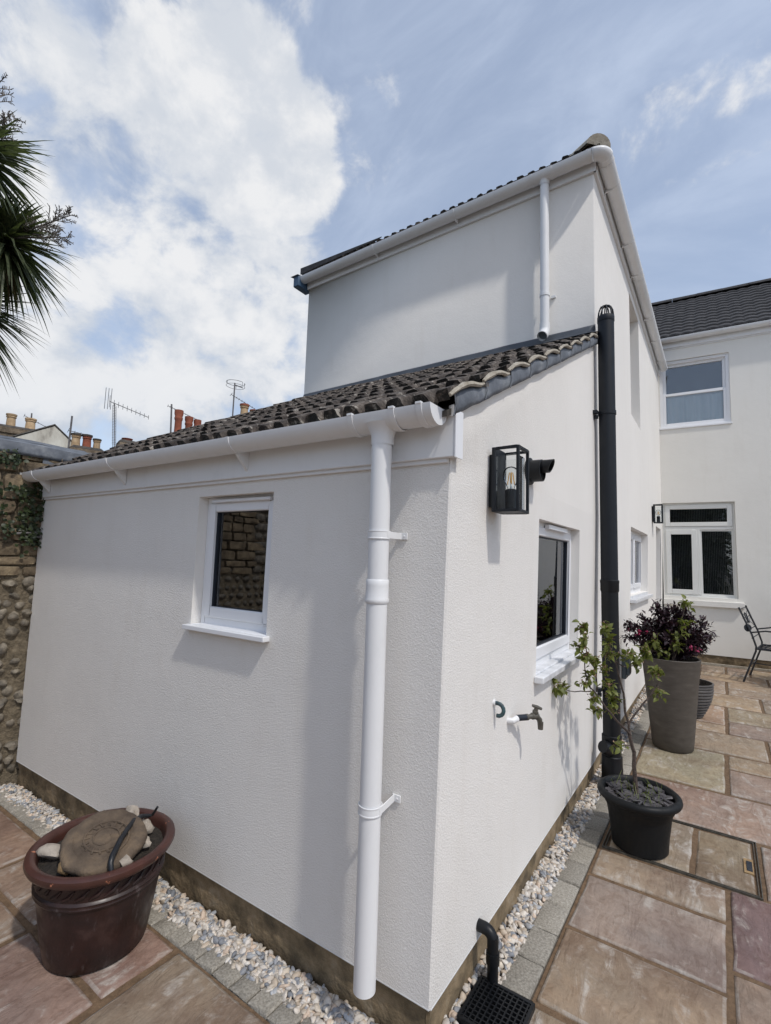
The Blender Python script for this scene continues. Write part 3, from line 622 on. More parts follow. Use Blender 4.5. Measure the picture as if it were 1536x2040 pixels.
mb=MB(); mb.hexa(PB,a+.25,b_-.2,d_-.030,d_-.008,.022,.045); mb.hexa(PB,a+.25,b_-.2,d_-.034,d_-.030,.012,.045); mb.build('trickle_vent',M_frame,wB,bevel=.002)
mb=MB(); mb.hexa(PB,a-.03,b_+.03,c_-.036,c_-.006,-.045,-.001); mb.hexa(PB,a+.002,b_-.002,c_-.02,c_+.003,-.001,.055); mb.build('sill',M_marble,wB,bevel=.004)
# ================================================================ DOWNPIPE ON THE EXTENSION
dp=thing('downpipe','white round plastic downpipe with clips on the near wall of the extension','downpipe',(xo,yo,.14))
yo=sA*xo-.084
mb=MB(); mb.tube([(xo,yo,1.85),(xo,yo,1.35)],.034,28); mb.build('upper_pipe',M_upvc,dp)
mb=MB(); mb.lathe([(.0,.0),(.034,.0),(.034,1.2)],(xo,yo,.148),28); mb.build('lower_pipe',M_upvc,dp)
mb=MB(); mb.lathe([(.0345,1.378),(.0375,1.374),(.0375,1.358),(.0375,1.318),(.0395,1.313),(.0395,1.306),(.036,1.300)],(xo,yo,0),28); mb.build('pipe_socket',M_upvc,dp)
def pclip(z_,up_=0.):
    q=MB(); q.lathe([(.0352,-.014),(.0382,-.014),(.0382,-.010),(.0372,-.009),(.0372,.009),(.0382,.010),(.0382,.014),(.0352,.014)],(xo,yo,z_),28)
    q.add([(xo+.0345+dx_,y_,z_+dz_+up_*(f_)) for y_,f_ in ((yo-.004,0),(-.009,1)) for dx_ in (0,.0035) for dz_ in (-.011,.011)],[(0,1,3,2),(4,6,7,5),(0,4,5,1),(2,3,7,6),(0,2,6,4),(1,5,7,3)])
    q.box(xo+.030,xo+.060,-.0095,-.004,z_-.011+up_,z_+.011+up_); q.lathe([(0,-.001),(.004,-.001),(.004,.002),(0,.003)],(xo+.049,-.0095,z_+up_),10,axis=(0,-1,0)); return q.build('pipe_clip',M_upvc,dp,bevel=.001)
pclip(1.522); pclip(.668,.012)
# ================================================================ TWO-STOREY HOUSE
HO=thing('two_storey_house','tall white rendered two-storey house rising behind the lean-to roof','house',(-1.5,4.6,0))
HS=(4.08,4.80,3.03,4.36); HB2=(3.90,5.26,1.165,1.845); HD=(6.22,6.88,.12,2.025)
mb=MB()
wall_face(mb,P2,-3.03,-.006,2.9,4.62,[],.1)
wall_face(mb,PB,2.331,7.118,ZR,4.62,[HS,HB2,HD],.26,zl=(1.792,))
mb.add([P2(-.006,3.0,0),PB(2.319,3.0,0),PB(2.319,4.62,0),P2(-.006,4.62,0)],[(0,1,2,3)]); mb.add([PB(2.319,3.0,0),PB(2.331,3.0,0),PB(2.331,4.62,0),PB(2.319,4.62,0)],[(0,1,2,3)])
mb.add([(-3.03,2.373,.1),(-3.03,9.5,.1),(-3.03,9.5,4.62),(-3.03,2.373,4.62)],[(0,1,2,3)])
mb.build('wall',M_rend2,HO)
mb=MB(); rough_plinth(mb,PB,2.331,7.118,-.06,ZR-.003,.016,80,.008); mb.build('plinth',M_plinth,HO)
mb=MB(); mb.box(-1.2,-.3,2.6,7.1,.1,4.5); mb.build('room',M_room,HO)
def B2box(mb,x0,x1,y0,y1,z0,z1): mb.box(x0,x1,y0,y1,z0,z1)
mb=MB(); mb.hexa(P2,-3.04,.022,4.452,4.60,-.022,.0); mb.build('fascia_board',M_upvc,HO,bevel=.003)
mb=MB(); mb.box(-.0,.022,2.2915,7.10,4.452,4.60); mb.build('fascia_board',M_upvc,HO,bevel=.003)
def g2(x): return Vector((x,2.313+s2*x-.081,4.553))
mb=MB(); half_gutter(mb,g2(-3.045),g2(.012),.057,Vector((0,-1,0)),caps=(True,False)); G2=mb.build('gutter',M_upvc,HO)
mb=MB(); half_gutter(mb,Vector((.081,2.30,4.553)),Vector((.081,7.04,4.553)),.057,Vector((1,0,0)),caps=(False,True)); G3=mb.build('gutter',M_upvc,HO)
# corner angle: quarter torus trough, seen as a smooth elbow
q=MB(); cc=Vector((.014,2.30,4.553)); rings=[]; n_=12
for i in range(11):
    a=-PI/2+i/10*PI/2; dv=Vector((math.cos(a),math.sin(a),0)); ctr=cc+dv*.067
    rings.append([ctr+dv*(.0595*math.cos(PI*k/n_))+Vector((0,0,-.0595*math.sin(PI*k/n_))) for k in range(n_+1)])
vs=[p for g_ in rings for p in g_]; q.add(vs,[(i*13+k,i*13+k+1,(i+1)*13+k+1,(i+1)*13+k) for i in range(10) for k in range(12)],True)
ga=q.build('gutter_angle',M_upvc,HO); md=ga.modifiers.new('s','SOLIDIFY'); md.thickness=.003
def cl2(x,par,br):
    q=MB(); half_gutter(q,g2(x-.009),g2(x+.009),.0605,Vector((0,-1,0)),.0035,caps=(False,False)); 
    if br: yb=2.313+s2*x; q.box(x-.008,x+.008,yb-.085,yb-.022,4.485,4.50); q.box(x-.008,x+.008,yb-.03,yb-.022,4.46,4.57)
    q.build('gutter_bracket' if br else 'gutter_clip',M_upvc,par)
for x_,br in ((-2.044,1),(-1.148,1),(-.447,0),(-.295,0),(-.016,0)): cl2(x_,G2,br)
def cl3(y,par,br):
    q=MB(); half_gutter(q,Vector((.081,y-.009,4.553)),Vector((.081,y+.009,4.553)),.0605,Vector((1,0,0)),.0035,caps=(False,False))
    if br: q.box(.022,.085,y-.008,y+.008,4.485,4.50); q.box(.022,.03,y-.008,y+.008,4.46,4.57)
    q.build('gutter_bracket' if br else 'gutter_clip',M_upvc,par)
for y_,br in ((2.36,0),(2.62,1),(3.44,1),(4.03,1),(4.15,0),(5.09,1),(5.17,0),(5.82,1),(6.6,1)): cl3(y_,G3,br)
mb=MB(); mb.box(-3.13,-3.046,2.22,2.42,4.44,4.56); mb.add([(-3.16,2.20,4.56),(-3.046,2.20,4.56),(-3.046,2.42,4.60),(-3.16,2.42,4.60)],[(0,1,2,3)]); mb.build('soffit_end',M_ply,HO,bevel=.01)
# roof
mb=MB(); e=4.615
mb.add([(.06,2.235,e),(-3.08,2.30,e),(-3.08,3.8,e+.78),(-1.5,3.8,e+.78)],[(0,1,2,3)]); mb.add([(.06,2.235,e),(-1.5,3.8,e+.78),(-1.5,8.2,e+.78),(.06,8.2,e)],[(0,1,2,3)]); mb.add([(-3.08,2.3,e),(-3.08,9,e),(-1.5,9,e+.78),(-1.5,3.8,e+.78),(-3.08,3.8,e+.78)],[(0,1,2,3,4)])
rf2=mb.build('roof',M_tile,HO)
rl2=wl(rf2)
for c_ in range(16):
    x_=-.14-.18*c_; o=bpy.data.objects.new('roof_tile',TM[R.randrange(5)]); COL.objects.link(o); o.parent=rf2
    o.location=Vector((x_,2.313+s2*x_-.085,4.578+R.uniform(-.003,.004)))-rl2; o.rotation_euler=(.46+R.uniform(-.01,.01),0,R.uniform(-.012,.012))
for c_ in range(26):
    y_=2.45+.18*c_; o=bpy.data.objects.new('roof_tile',TM[R.randrange(5)]); COL.objects.link(o); o.parent=rf2
    o.location=Vector((.085,y_,4.575+R.uniform(-.003,.004)))-rl2; o.rotation_euler=(.46,0,PI/2+R.uniform(-.012,.012))
hd=Vector((-1,1,.5)).normalized()
for k in range(4):
    p=Vector((.035,2.265,4.605))+hd*(.33*k-.02); q=MB(); a_=Vector((1,1,0)).normalized(); b2=hd.cross(a_).normalized(); b2=b2 if b2.z>0 else -b2; vs=[]
    for t_ in (0,.36):
        for rr_ in (.10,.078):
            for j in range(11): an=PI*j/10; vs.append(p+hd*t_+a_*(rr_*math.cos(an))+b2*(rr_*math.sin(an)*.8+(.012 if t_==0 else 0)))
    fs=[(j,j+1,22+j+1,22+j) for j in range(10)]+[(j,j+1,11+j+1,11+j) for j in range(10)]+[(11+j,33+j,33+j+1,11+j+1) for j in range(10)]
    q.add(vs,fs,True); q.add(vs[11:22],[tuple(range(11))]); q.build('hip_tile',M_mort if k==0 else M_tile,rf2)
mb=MB(); mb.add([(-3.075,2.268,4.60),(-3.075,2.6,4.72),(-1.95,2.25,4.615),(-3.075,2.268,4.672),(-3.075,2.6,4.80),(-1.95,2.25,4.625)],[(0,1,2),(3,5,4),(0,2,5,3),(0,3,4,1),(1,4,5,2)]); mb.build('verge_tile',M_tileC,rf2)
# slot window, kitchen window, back door
a,b_,c_,d_=HS
wS=window_part(HO,PB,a,b_,c_,d_,.2,.05,.05,M_frame); mb=MB(); mb.hexa(PB,a+.05,b_-.05,c_+.05,d_-.05,.22,.225); mb.build('pane',M_glass,wS)
a,b_,c_,d_=HB2
wK=window_part(HO,PB,a,b_,c_,d_,.075,.045,.05,M_frame); mid=(a+b_)/2
mb=MB(); mb.hexa(PB,mid-.03,mid+.03,c_+.05,d_-.045,.075,.135); mb.build('mullion',M_frame,wK,bevel=.004)
for s0,s1 in ((a+.047,mid-.032),(mid+.032,b_-.047)):
    mb=MB(); rect_frame(mb,PB,s0,s1,c_+.052,d_-.047,.05,.062,.11); ss=mb.build('sash',M_frame,wK,bevel=.005)
    mb=MB(); mb.hexa(PB,s0+.05,s1-.05,c_+.102,d_-.097,.085,.09); mb.build('pane',M_glass,wK)
mb=MB(); mb.hexa(PB,a-.03,b_+.06,c_-.065,c_-.03,-.055,-.001); mb.hexa(PB,a+.002,b_-.002,c_-.04,c_-.001,-.001,.08); mb.build('sill',M_marble,wK,bevel=.004)
a,b_,c_,d_=HD
mb=MB(); rect_frame(mb,PB,a,b_,c_,d_,.06,.2,.26); dr=mb.build('door',M_frame,HO,bevel=.004); mb=MB(); mb.hexa(PB,a+.06,b_-.06,c_+.02,d_-.06,.215,.25); mb.build('leaf',M_frame,dr,bevel=.004); mb=MB(); mb.hexa(PB,a+.16,b_-.16,1.1,1.8,.21,.214); mb.build('pane',M_glass,dr); mb=MB(); mb.tube([PB(a+.11,1.05,.21),PB(a+.11,1.05,.16),PB(a+.22,1.05,.16)],.009,8); mb.build('handle',M_alu,dr)
# upper downpipe
DX,DY=-.357,2.313-s2*.357-.08+.014
du=thing('upper_downpipe','thin white downpipe emptying onto the lean-to tiles from the upper gutter','downpipe',(DX,DY,3.2))
mb=MB(); mb.tube([(DX,DY,4.50),(DX,DY,3.26)],.034,24); mb.build('pipe',M_upvc,du)
q=MB(); q.lathe([(.058,.0),(.045,-.02),(.0375,-.035),(.0375,-.06)],(DX,DY,4.525),24); half_gutter(q,g2(DX-.075),g2(DX+.075),.0588,Vector((0,-1,0)),.003,caps=(False,False)); q.build('outlet',M_upvc,du)
q=MB(); q.lathe([(.035,-.012),(.0385,-.012),(.0385,.012),(.035,.012)],(DX,DY,3.54),24); q.box(DX+.034,DX+.07,DY+.05,DY+.066,3.53,3.55); q.build('pipe_clip',M_upvc,du)
q=MB(); pts=[(DX,DY,3.31),(DX,DY,3.26),(DX,DY-.006,3.235),(DX-.002,DY-.03,3.205),(DX-.004,DY-.055,3.185)]; q.tube(pts,.0385,24,caps=False); q.tube(pts[1:],.0335,24,caps=False); q.build('shoe',M_upvc,du)
mb=MB(); mb.lathe([(0,0),(.0335,0)],(DX-.002,DY-.03,3.207),20,axis=(0,-.7,-.6)); mb.build('shoe_mouth',M_greyp,du)
# ================================================================ HOUSE WING AT THE END OF THE PATIO
WC=thing('house_wing','cream rendered house wing with grey tiled roof closing the patio','house',(2.2,8,0))
CL=(.012,.918,1.045,2.442); CU=(.012,.918,3.612,4.687)
mb=MB(); wall_face(mb,PC,.001,5.0,.232,5.02,[CL,CU],.14); mb.add([PC(5,.232,0),PC(5,.232,3.5),PC(5,5.02,3.5),PC(5,5.02,0)],[(0,1,2,3)]); mb.build('wall',M_rendC,WC)
mb=MB(); rough_plinth(mb,PC,.0,5.0,.02,.231,.012,70,.012); mb.build('plinth',M_plinth,WC)
mb=MB(); mb.hexa(PC,-.2,5,.1,4.9,.62,.64); mb.hexa(PC,.0,1.2,.1,4.8,.16,.165) if False else None; mb.build('room',M_room,WC)
mb=MB(); mb.hexa(PC,.0,5.02,4.885,5.04,-.03,.0); mb.build('fascia_board',M_upvc,WC,bevel=.003); mb=MB(); mb.hexa(PC,.0,5.02,4.868,4.886,-.012,.001); mb.build('fascia_trim',M_upvc,WC)
cn=Vector((sC,-1,0)).normalized()
def gc_(s): p=PC(s,5.012,-.088); return Vector(p)
mb=MB(); half_gutter(mb,gc_(.02),gc_(5.02),.057,cn); G4=mb.build('gutter',M_upvc,WC)
for s_,w_ in ((.56,.05),(.62,.012),(.86,.014),(1.8,.014),(2.7,.014),(3.6,.014)):
    q=MB(); half_gutter(q,gc_(s_-w_/2),gc_(s_+w_/2),.061,cn,.0035,caps=(False,False)); q.build('gutter_clip',M_upvc,G4)
# tiled slope: interlocking wave tiles, course by course
mb=MB(); nr=13; sl0=5.035; slope=.745; dep=2.12; nx=330; x0,x1=-1.6,5.1
for r_ in range(nr):
    vs=[]
    for t_ in (0,1):
        d0=-.09+dep*(r_+t_*1.12)/nr
        for i in range(nx+1):
            s_=x0+(x1-x0)*i/nx; h=.018*(abs(math.sin(PI*(s_/.16+.5*(r_%2)*0)))**.7)+(.026 if t_==0 else -.004)+.004*noise.noise(Vector((s_*3,r_,t_)))
            vs.append(PC(s_,sl0+slope*(d0+.09)+h,d0))
    m_=nx+1; low=[(p[0],p[1]+.002,p[2]-.03) for p in vs[:m_]]
    mb.add(vs,[(i,i+1,m_+i+1,m_+i) for i in range(nx)],False); mb.add(low+vs[:m_],[(i,i+1,m_+i+1,m_+i) for i in range(nx)],False)
rc=mb.build('roof',M_tileC,WC,raw=True)
for k in range(17):
    s_=-1.5+.4*k; q=MB(); pa=Vector(PC(s_,sl0+slope*2.2-.03,2.11)); pb=Vector(PC(s_+.395,sl0+slope*2.2-.03,2.11)); vs=[]
    for p in (pa,pb):
        for j in range(9): an=PI*j/8; vs.append(p+cn*(.13*math.cos(an))+Vector((0,0,.085*math.sin(an)+R.uniform(-.003,.003))))
    q.add(vs,[(j,j+1,9+j+1,9+j) for j in range(8)],True); q.add(vs[:9],[tuple(range(9))]); q.add(vs[9:],[tuple(range(9))]); q.build('ridge_tile',M_tileC,rc)
mb=MB(); mb.add([PC(-1.6,sl0+slope*2.2-.02,2.11),PC(5.1,sl0+slope*2.2-.02,2.11),PC(5.1,sl0,4.4),PC(-1.6,sl0,4.4)],[(0,1,2,3)]); mb.build('rear_slope',M_tileC,rc)
# lower window
a,b_,c_,d_=CL
w1=window_part(WC,PC,a,b_,c_,d_,.05,.03,.03,M_frameC)
mb=MB(); mb.hexa(PC,a+.03,b_-.03,2.035,2.085,.045,.11); mb.build('transom',M_frameC,w1,bevel=.004); mb=MB(); mb.hexa(PC,.445,.482,c_+.03,2.035,.045,.11); mb.build('mullion',M_frameC,w1,bevel=.004)
def sash(par,P,s0,s1,z0,z1,w,d0,fm):
    mb=MB(); rect_frame(mb,P,s0,s1,z0,z1,w,d0,d0+.05); o=mb.build('sash',fm,par,bevel=.005)
    mb=MB(); mb.hexa(P,s0+w-.001,s1-w+.001,z0+w-.001,z1-w+.001,d0+.022,d0+.027); mb.build('pane',M_glassC,par)
sash(w1,PC,.043,.886,2.087,2.410,.062,.035,M_frameC); sash(w1,PC,.043,.444,1.076,2.034,.068,.035,M_frameC)
mb=MB(); mb.hexa(PC,.483,.887,c_+.03,2.034,.075,.08); mb.build('pane',M_glassC,w1)
mb=MB(); rect_frame(mb,PC,.483,.887,c_+.03,2.034,.02,.06,.09); mb.build('bead',M_frameC,w1)
mb=MB(); mb.hexa(PC,.002,.985,.915,.998,-.055,.0); mb.build('sill',M_rendC,w1,bevel=.006); mb=MB(); mb.hexa(PC,a+.001,b_-.001,.998,c_+.003,.005,.06); mb.build('sub_sill',M_frameC,w1,bevel=.004)
mb=MB()
for k in range(40):
    s_=.06+.0212*k; mb.hexa(PC,s_,s_+.0032,1.08,2.42,.135,.136)
mb.build('thread_curtain',M_strip,w1)
# upper sash window
a,b_,c_,d_=CU
w2=window_part(WC,PC,a,b_,c_,d_,.03,.045,.04,M_frame)
sash(w2,PC,.055,.874,4.115,4.645,.042,.075,M_frame); sash(w2,PC,.055,.874,3.65,4.165,.04,.035,M_frame)
mb=MB(); mb.hexa(PC,.08,.72,4.66,4.675,.018,.03); mb.build('trickle_vent',M_frame,w2); mb=MB(); mb.hexa(PC,.003,.93,3.592,3.618,-.02,.03); mb.build('sill',M_frame,w2,bevel=.003)
vs=[]; mb=MB()
for i in range(61):
    s_=.07+.79*i/60; d0=.108+.010*math.sin(s_*38)+.006*math.sin(s_*91+1); vs+=[PC(s_,3.655,d0),PC(s_,4.16,d0+.004)]
mb.add(vs,[(2*i,2*i+2,2*i+3,2*i+1) for i in range(60)],True); mb.build('net_curtain',M_net,w2)
# strip at the foot of the wing
mb=MB(); mb.hexa(PC,.1,5,.06,.135,-.135,-.10); kind(mb.build('kerb',M_mort),'structure'); mb=MB(); mb.hexa(PC,.0,5,.05,.085,-.10,.02); kind(mb.build('soil_strip',M_soil),'structure')
# ================================================================ SOIL PIPE
SX,SY=.080,2.262
sp=thing('soil_pipe','tall black soil vent pipe with caged top on the white side wall','soil pipe',(SX,SY,0))
mb=MB(); mb.tube([(SX,SY,3.25),(SX,SY,1.30)],.055,32); mb.build('upper_pipe',M_anth,sp); mb=MB(); mb.tube([(SX,SY,1.34),(SX,SY,.05)],.0545,32); mb.build('lower_pipe',M_black,sp)
mb=MB(); mb.lathe([(.055,1.355),(.061,1.350),(.061,1.335),(.0595,1.33),(.0595,1.28),(.055,1.27)],(SX,SY,0),32); mb.build('socket',M_black,sp)
mb=MB(); mb.lathe([(.055,.33),(.062,.325),(.062,.27),(.058,.26),(.058,.20),(.064,.195),(.064,.13),(.066,.12),(.066,.0),(.06,-.02)],(SX,SY,0),32); mb.build('base_socket',M_black,sp)
mb=MB(); mb.lathe([(.045,-.02),(.045,.05),(.038,.085),(0,.085)],(SX,SY-.02,.235),24,axis=(-.45,-.75,.35)); mb.build('access_boss',M_black,sp)
mb=MB(); mb.lathe([(.0555,3.25),(.058,3.245),(.058,3.21),(.0555,3.205)],(SX,SY,0),32); mb.lathe([(.018,3.335),(0,3.335)],(SX,SY,0),16)
for k in range(10):
    a_=2*PI*k/10; mb.tube([(SX+.053*math.cos(a_),SY+.053*math.sin(a_),3.245),(SX+.048*math.cos(a_),SY+.048*math.sin(a_),3.29),(SX+.034*math.cos(a_),SY+.034*math.sin(a_),3.322),(SX+.010*math.cos(a_),SY+.010*math.sin(a_),3.334)],.005,6)
mb.build('vent_cage',M_anth,sp)
for z_ in (2.53,.62):
    mb=MB(); mb.lathe([(.0555,-.014),(.0595,-.014),(.0595,.014),(.0555,.014)],(SX,SY,z_),32); mb.box(0,.03,SY-.085,SY-.04,z_-.012,z_+.012); mb.box(.004,.03,SY-.06,SY-.045,z_-.045,z_-.02); mb.build('pipe_bracket',M_anth,sp)
# ================================================================ WALL LANTERNS
def lantern(name,label,y0,z0):
    x0=-.002; Ln=thing(name,label,'wall lantern',(0,y0+.058,z0),'black box lanterns on the side wall')
    w,h,x1,xf=.117,.242,.026,.122
    MB().box(x0,x1-.008,y0+.022,y0+w-.012,z0+.02,z0+h-.022).build('backplate',M_anth,Ln,bevel=.002)
    mb=MB(); mb.box(x1-.008,x1+.006,y0,y0+w,z0,z0+h); mb.build('back_panel',M_anth,Ln,bevel=.002)
    t_=.010; mb=MB()
    for yy_ in (y0,y0+w-t_): mb.box(xf-t_,xf,yy_,yy_+t_,z0,z0+h); mb.box(x1+.006,xf-t_,yy_,yy_+t_,z0+h-t_,z0+h); mb.box(x1+.006,xf-t_,yy_,yy_+t_,z0,z0+t_)
    for zz in (z0,z0+h-t_): mb.box(xf-t_,xf,y0+t_,y0+w-t_,zz,zz+t_)
    mb.build('frame',M_anth,Ln,bevel=.0012)
    MB().box(x1+.006,xf-t_,y0+t_,y0+w-t_,z0+.001,z0+.007).build('floor_plate',M_anth,Ln)
    g0=.012
    for bx in ((x1+.008,xf-g0,y0+g0,y0+g0+.002,z0+.014,z0+h-.03),(x1+.008,xf-g0,y0+w-g0-.002,y0+w-g0,z0+.014,z0+h-.03),(xf-g0-.002,xf-g0,y0+g0+.003,y0+w-g0-.003,z0+.014,z0+h-.03)): MB().box(*bx).build('glass_pane',M_lamp,Ln)
    bx_,by_=.072,y0+w/2
    MB().lathe([(.0,.012),(.021,.012),(.021,.085),(.016,.089),(.0,.089)],(bx_,by_,z0),20).build('lamp_holder',M_anth,Ln,bevel=0)
    bp=[(.012,.086),(.014,.098),(.022,.112),(.029,.128),(.031,.142),(.028,.157),(.019,.169),(.008,.174),(0,.175)]
    bu=MB().lathe(bp,(bx_,by_,z0),20).build('bulb',M_lamp,Ln)
    mb=MB()
    for k in range(4):
        a_=2*PI*k/4+.5; mb.tube([(bx_+.006*math.cos(a_),by_+.006*math.sin(a_),z0+.152),(bx_+.013*math.cos(a_),by_+.013*math.sin(a_),z0+.106)],.0019,6)
    mb.build('filament',M_amber,bu); MB().tube([(bx_,by_,z0+.088),(bx_,by_,z0+.112)],[.006,.002],8).build('stem',M_net,bu)
lantern('wall_lantern','black box lantern with amber filament bulb, above the outdoor tap',.292,1.630)
lantern('wall_lantern','small-looking black box lantern beside the back door and cream window',5.74,2.03)
# ---- flue
fu=thing('flue_terminal','black round flue terminal with slanted outlet sticking out behind the lantern','flue',(0,.78,1.865))
mb=MB(); mb.lathe([(.05,-.01),(.05,.062),(.046,.064),(.044,.064)],(0,.78,1.865),28,axis=(1,0,0)); mb.lathe([(0,.05),(.05,.05)],(0,.78,1.865),28,axis=(1,0,0)); mb.build('outer_sleeve',M_black,fu)
MB().lathe([(.062,-.004),(.062,.01),(.05,.014)],(0,.78,1.865),28,axis=(1,0,0)).build('wall_collar',M_black,fu)
q=MB(); vs=[]; n_=24
for k in range(n_):
    a_=2*PI*k/n_; z_=1.882+.030*math.sin(a_); y_=.78+.030*math.cos(a_); vs.append((.04,y_,z_))
for k in range(n_):
    a_=2*PI*k/n_; z_=1.882+.030*math.sin(a_); y_=.78+.030*math.cos(a_); vs.append((.102+.012*math.sin(a_),y_,z_))
for k in range(n_):
    a_=2*PI*k/n_; z_=1.882+.026*math.sin(a_); y_=.78+.026*math.cos(a_); vs.append((.102+.012*math.sin(a_),y_,z_))
for k in range(n_):
    a_=2*PI*k/n_; z_=1.882+.026*math.sin(a_); y_=.78+.026*math.cos(a_); vs.append((.05,y_,z_))
q.add(vs,[(i*n_+k,i*n_+(k+1)%n_,(i+1)*n_+(k+1)%n_,(i+1)*n_+k) for i in range(3) for k in range(n_)],True); q.add(vs[-n_:],[tuple(range(n_))]); q.build('inner_outlet',M_black,fu)
# ---- tap, overflow hook, weatherproof socket
tp=thing('outdoor_tap','tarnished brass outdoor tap on the white side wall','tap',(xB(.81),.6,.81))
xw=xB(.81)
mb=MB(); mb.tube([(xw-.01,.585,.805),(xw+.02,.59,.808),(xw+.026,.610,.812),(xw+.026,.628,.812)],.0125,14); mb.build('white_elbow',M_upvc,tp)
mb=MB(); mb.tube([(xw+.026,.62,.814),(xw+.05,.66,.812)],.0125,12); mb.build('insulated_sleeve',M_wash,tp)
mb=MB(); mb.lathe([(.013,0),(.013,.010),(.009,.012),(.010,.03),(.014,.034),(.014,.055),(.010,.058),(.010,.066)],(xw+.05,.66,.812),14,axis=(.5,.86,.02)); mb.tube([(xw+.078,.708,.812),(xw+.088,.722,.795),(xw+.090,.727,.768)],[.012,.0115,.0095],12); mb.tube([(xw+.09,.727,.785),(xw+.090,.728,.755)],[.0125,.0105],12); mb.tube([(xw+.072,.698,.812),(xw+.082,.70,.846)],[.011,.008],10); mb.tube([(xw+.076,.699,.826),(xw+.079,.70,.834)],.0125,8); mb.build('body',M_brass,tp)
mb=MB(); mb.tube([(xw+.070,.685,.858),(xw+.084,.70,.85),(xw+.098,.716,.842)],[.0055,.008,.0055],8); mb.build('handle',M_brass,tp)
hk=thing('overflow_pipe','small hooked blue-green overflow pipe end beside the brass tap','pipe',(xB(.9),.43,.9))
xw=xB(.91); mb=MB(); pts=[(xw-.01,.428,.912),(xw+.014,.43,.912)]
for k in range(1,9):
    a_=PI/2-k/8*PI*1.05; pts.append((xw+.014+.024*math.cos(a_),.432+.004*k/8,.888+.024*math.sin(a_)))
mb.tube(pts,[.0075]*len(pts),12); mb.build('bend',M_green,hk); mb=MB(); mb.tube([(xw-.004,.428,.912),(xw+.008,.429,.912)],.011,12); mb.build('wall_ring',M_upvc,hk)
sk=thing('outdoor_socket','grey weatherproof outdoor socket box low on the white side wall','socket',(xB(.55),3.5,.5))
xw=xB(.55); MB().box(xw,xw+.035,3.40,3.54,.47,.66).build('box',M_greyp,sk,bevel=.008); MB().box(xw+.035,xw+.06,3.41,3.53,.50,.65).build('lid',M_greyp,sk,bevel=.008); MB().box(xw+.058,xw+.064,3.43,3.51,.52,.60).build('window',M_black,sk,bevel=.003)
# ================================================================ POTS
def rock(name,label,c,s,mat,sq=(1,1,1),seed=0,group=None,rot=(0,0,0)):
    rg=random.Random(seed); mb=MB(); so_=Vector((seed*3.1,seed*1.7,0)); vs=[]
    from mathutils import Euler
    q=Euler(rot).to_matrix()
    for v in ICO_V:
        k=1+.5*noise.noise(v*1.1+so_)+.2*noise.noise(v*3+so_); vs.append(Vector(c)+q@Vector((v.x*s*sq[0]*k,v.y*s*sq[1]*k,v.z*s*sq[2]*k)))
    mb.add(vs,ICO_F,False); o=mb.build(name,mat,None,bevel=0,org=c); return tag(o,label,'rock',group)
BP=Vector((-1.255,-.362,0))
bp=thing('brown_glazed_pot','large brown glazed pot holding soil, rocks and a carved stone disc','plant pot',BP)
pr=[(0,0),(.162,0),(.169,.006),(.176,.04),(.188,.11),(.199,.18),(.2075,.228)]
MB().lathe(pr,BP,56).build('body',M_glaze,bp)
mb=MB(); mb.lathe([(.2075,.228),(.214,.232),(.2165,.238),(.2145,.243),(.2155,.247),(.2175,.251),(.2135,.257),(.211,.259)],BP,56); mb.build('moulding',M_glaze,bp)
mb=MB(); mb.lathe([(.211,.259),(.2125,.30),(.216,.312)],BP,56)
for k in range(30):
    a_=2*PI*k/30; p0=BP+Vector((math.cos(a_)*.2125,math.sin(a_)*.2125,.267)); p1=BP+Vector((math.cos(a_+.13)*.2135,math.sin(a_+.13)*.2135,.282)); p2=BP+Vector((math.cos(a_+.2)*.2135,math.sin(a_+.2)*.2135,.298)); mb.tube([p0,p1,p2],[.003,.007,.003],6)
mb.build('rope_band',M_glaze,bp)
MB().lathe([(.214,.310),(.232,.314),(.243,.322),(.249,.334),(.247,.345),(.236,.352),(.222,.351),(.214,.345),(.209,.33),(.205,.29)],BP,64).build('rim',M_rim,bp)
mb=MB(); vs=[BP+Vector((0,0,.325))]; n_=48
for j in range(1,9):
    for k in range(n_): rr_=.208*j/8; a_=2*PI*k/n_; vs.append(BP+Vector((rr_*math.cos(a_),rr_*math.sin(a_),.322+.010*noise.noise(Vector((rr_*math.cos(a_)*18,rr_*math.sin(a_)*18,0)))-.012*(j/8)**3)))
mb.add(vs,[(0,1+k,1+(k+1)%n_) for k in range(n_)]+[(1+j*n_+k,1+j*n_+(k+1)%n_,1+(j+1)*n_+(k+1)%n_,1+(j+1)*n_+k) for j in range(7) for k in range(n_)],True); mb.build('soil',M_soil,bp)
# carved disc lying tilted on the soil
dc=BP+Vector((.056,-.030,.374)); dn=Vector((.26,-.137,.955)).normalized(); du_=Vector((1,0,0)); du_=(du_-dn*du_.dot(dn)).normalized(); dv_=dn.cross(du_)
mb=MB(); n_=56; vs=[]
for rr_,h in ((.118,-.024),(.137,-.014),(.141,.0),(.136,.013),(.128,.018),(.10,.020),(.096,.0165),(.05,.0175),(.02,.021),(.0,.021)):
    for k in range(n_):
        a_=2*PI*k/n_; q=1+(.06*noise.noise(Vector((math.cos(a_)*2.2,math.sin(a_)*2.2,rr_*9)))+.03*noise.noise(Vector((math.cos(a_)*7,math.sin(a_)*7,rr_*20))))*(rr_>.09); vs.append(dc+(du_*math.cos(a_)+dv_*math.sin(a_))*(rr_*q)+dn*(h*.9+.0035*noise.noise(Vector((math.cos(a_)*rr_*40,math.sin(a_)*rr_*40,7)))))
mb.add(vs,[(i*n_+k,i*n_+(k+1)%n_,(i+1)*n_+(k+1)%n_,(i+1)*n_+k) for i in range(9) for k in range(n_)],True); mb.add(vs[:n_],[tuple(range(n_))])
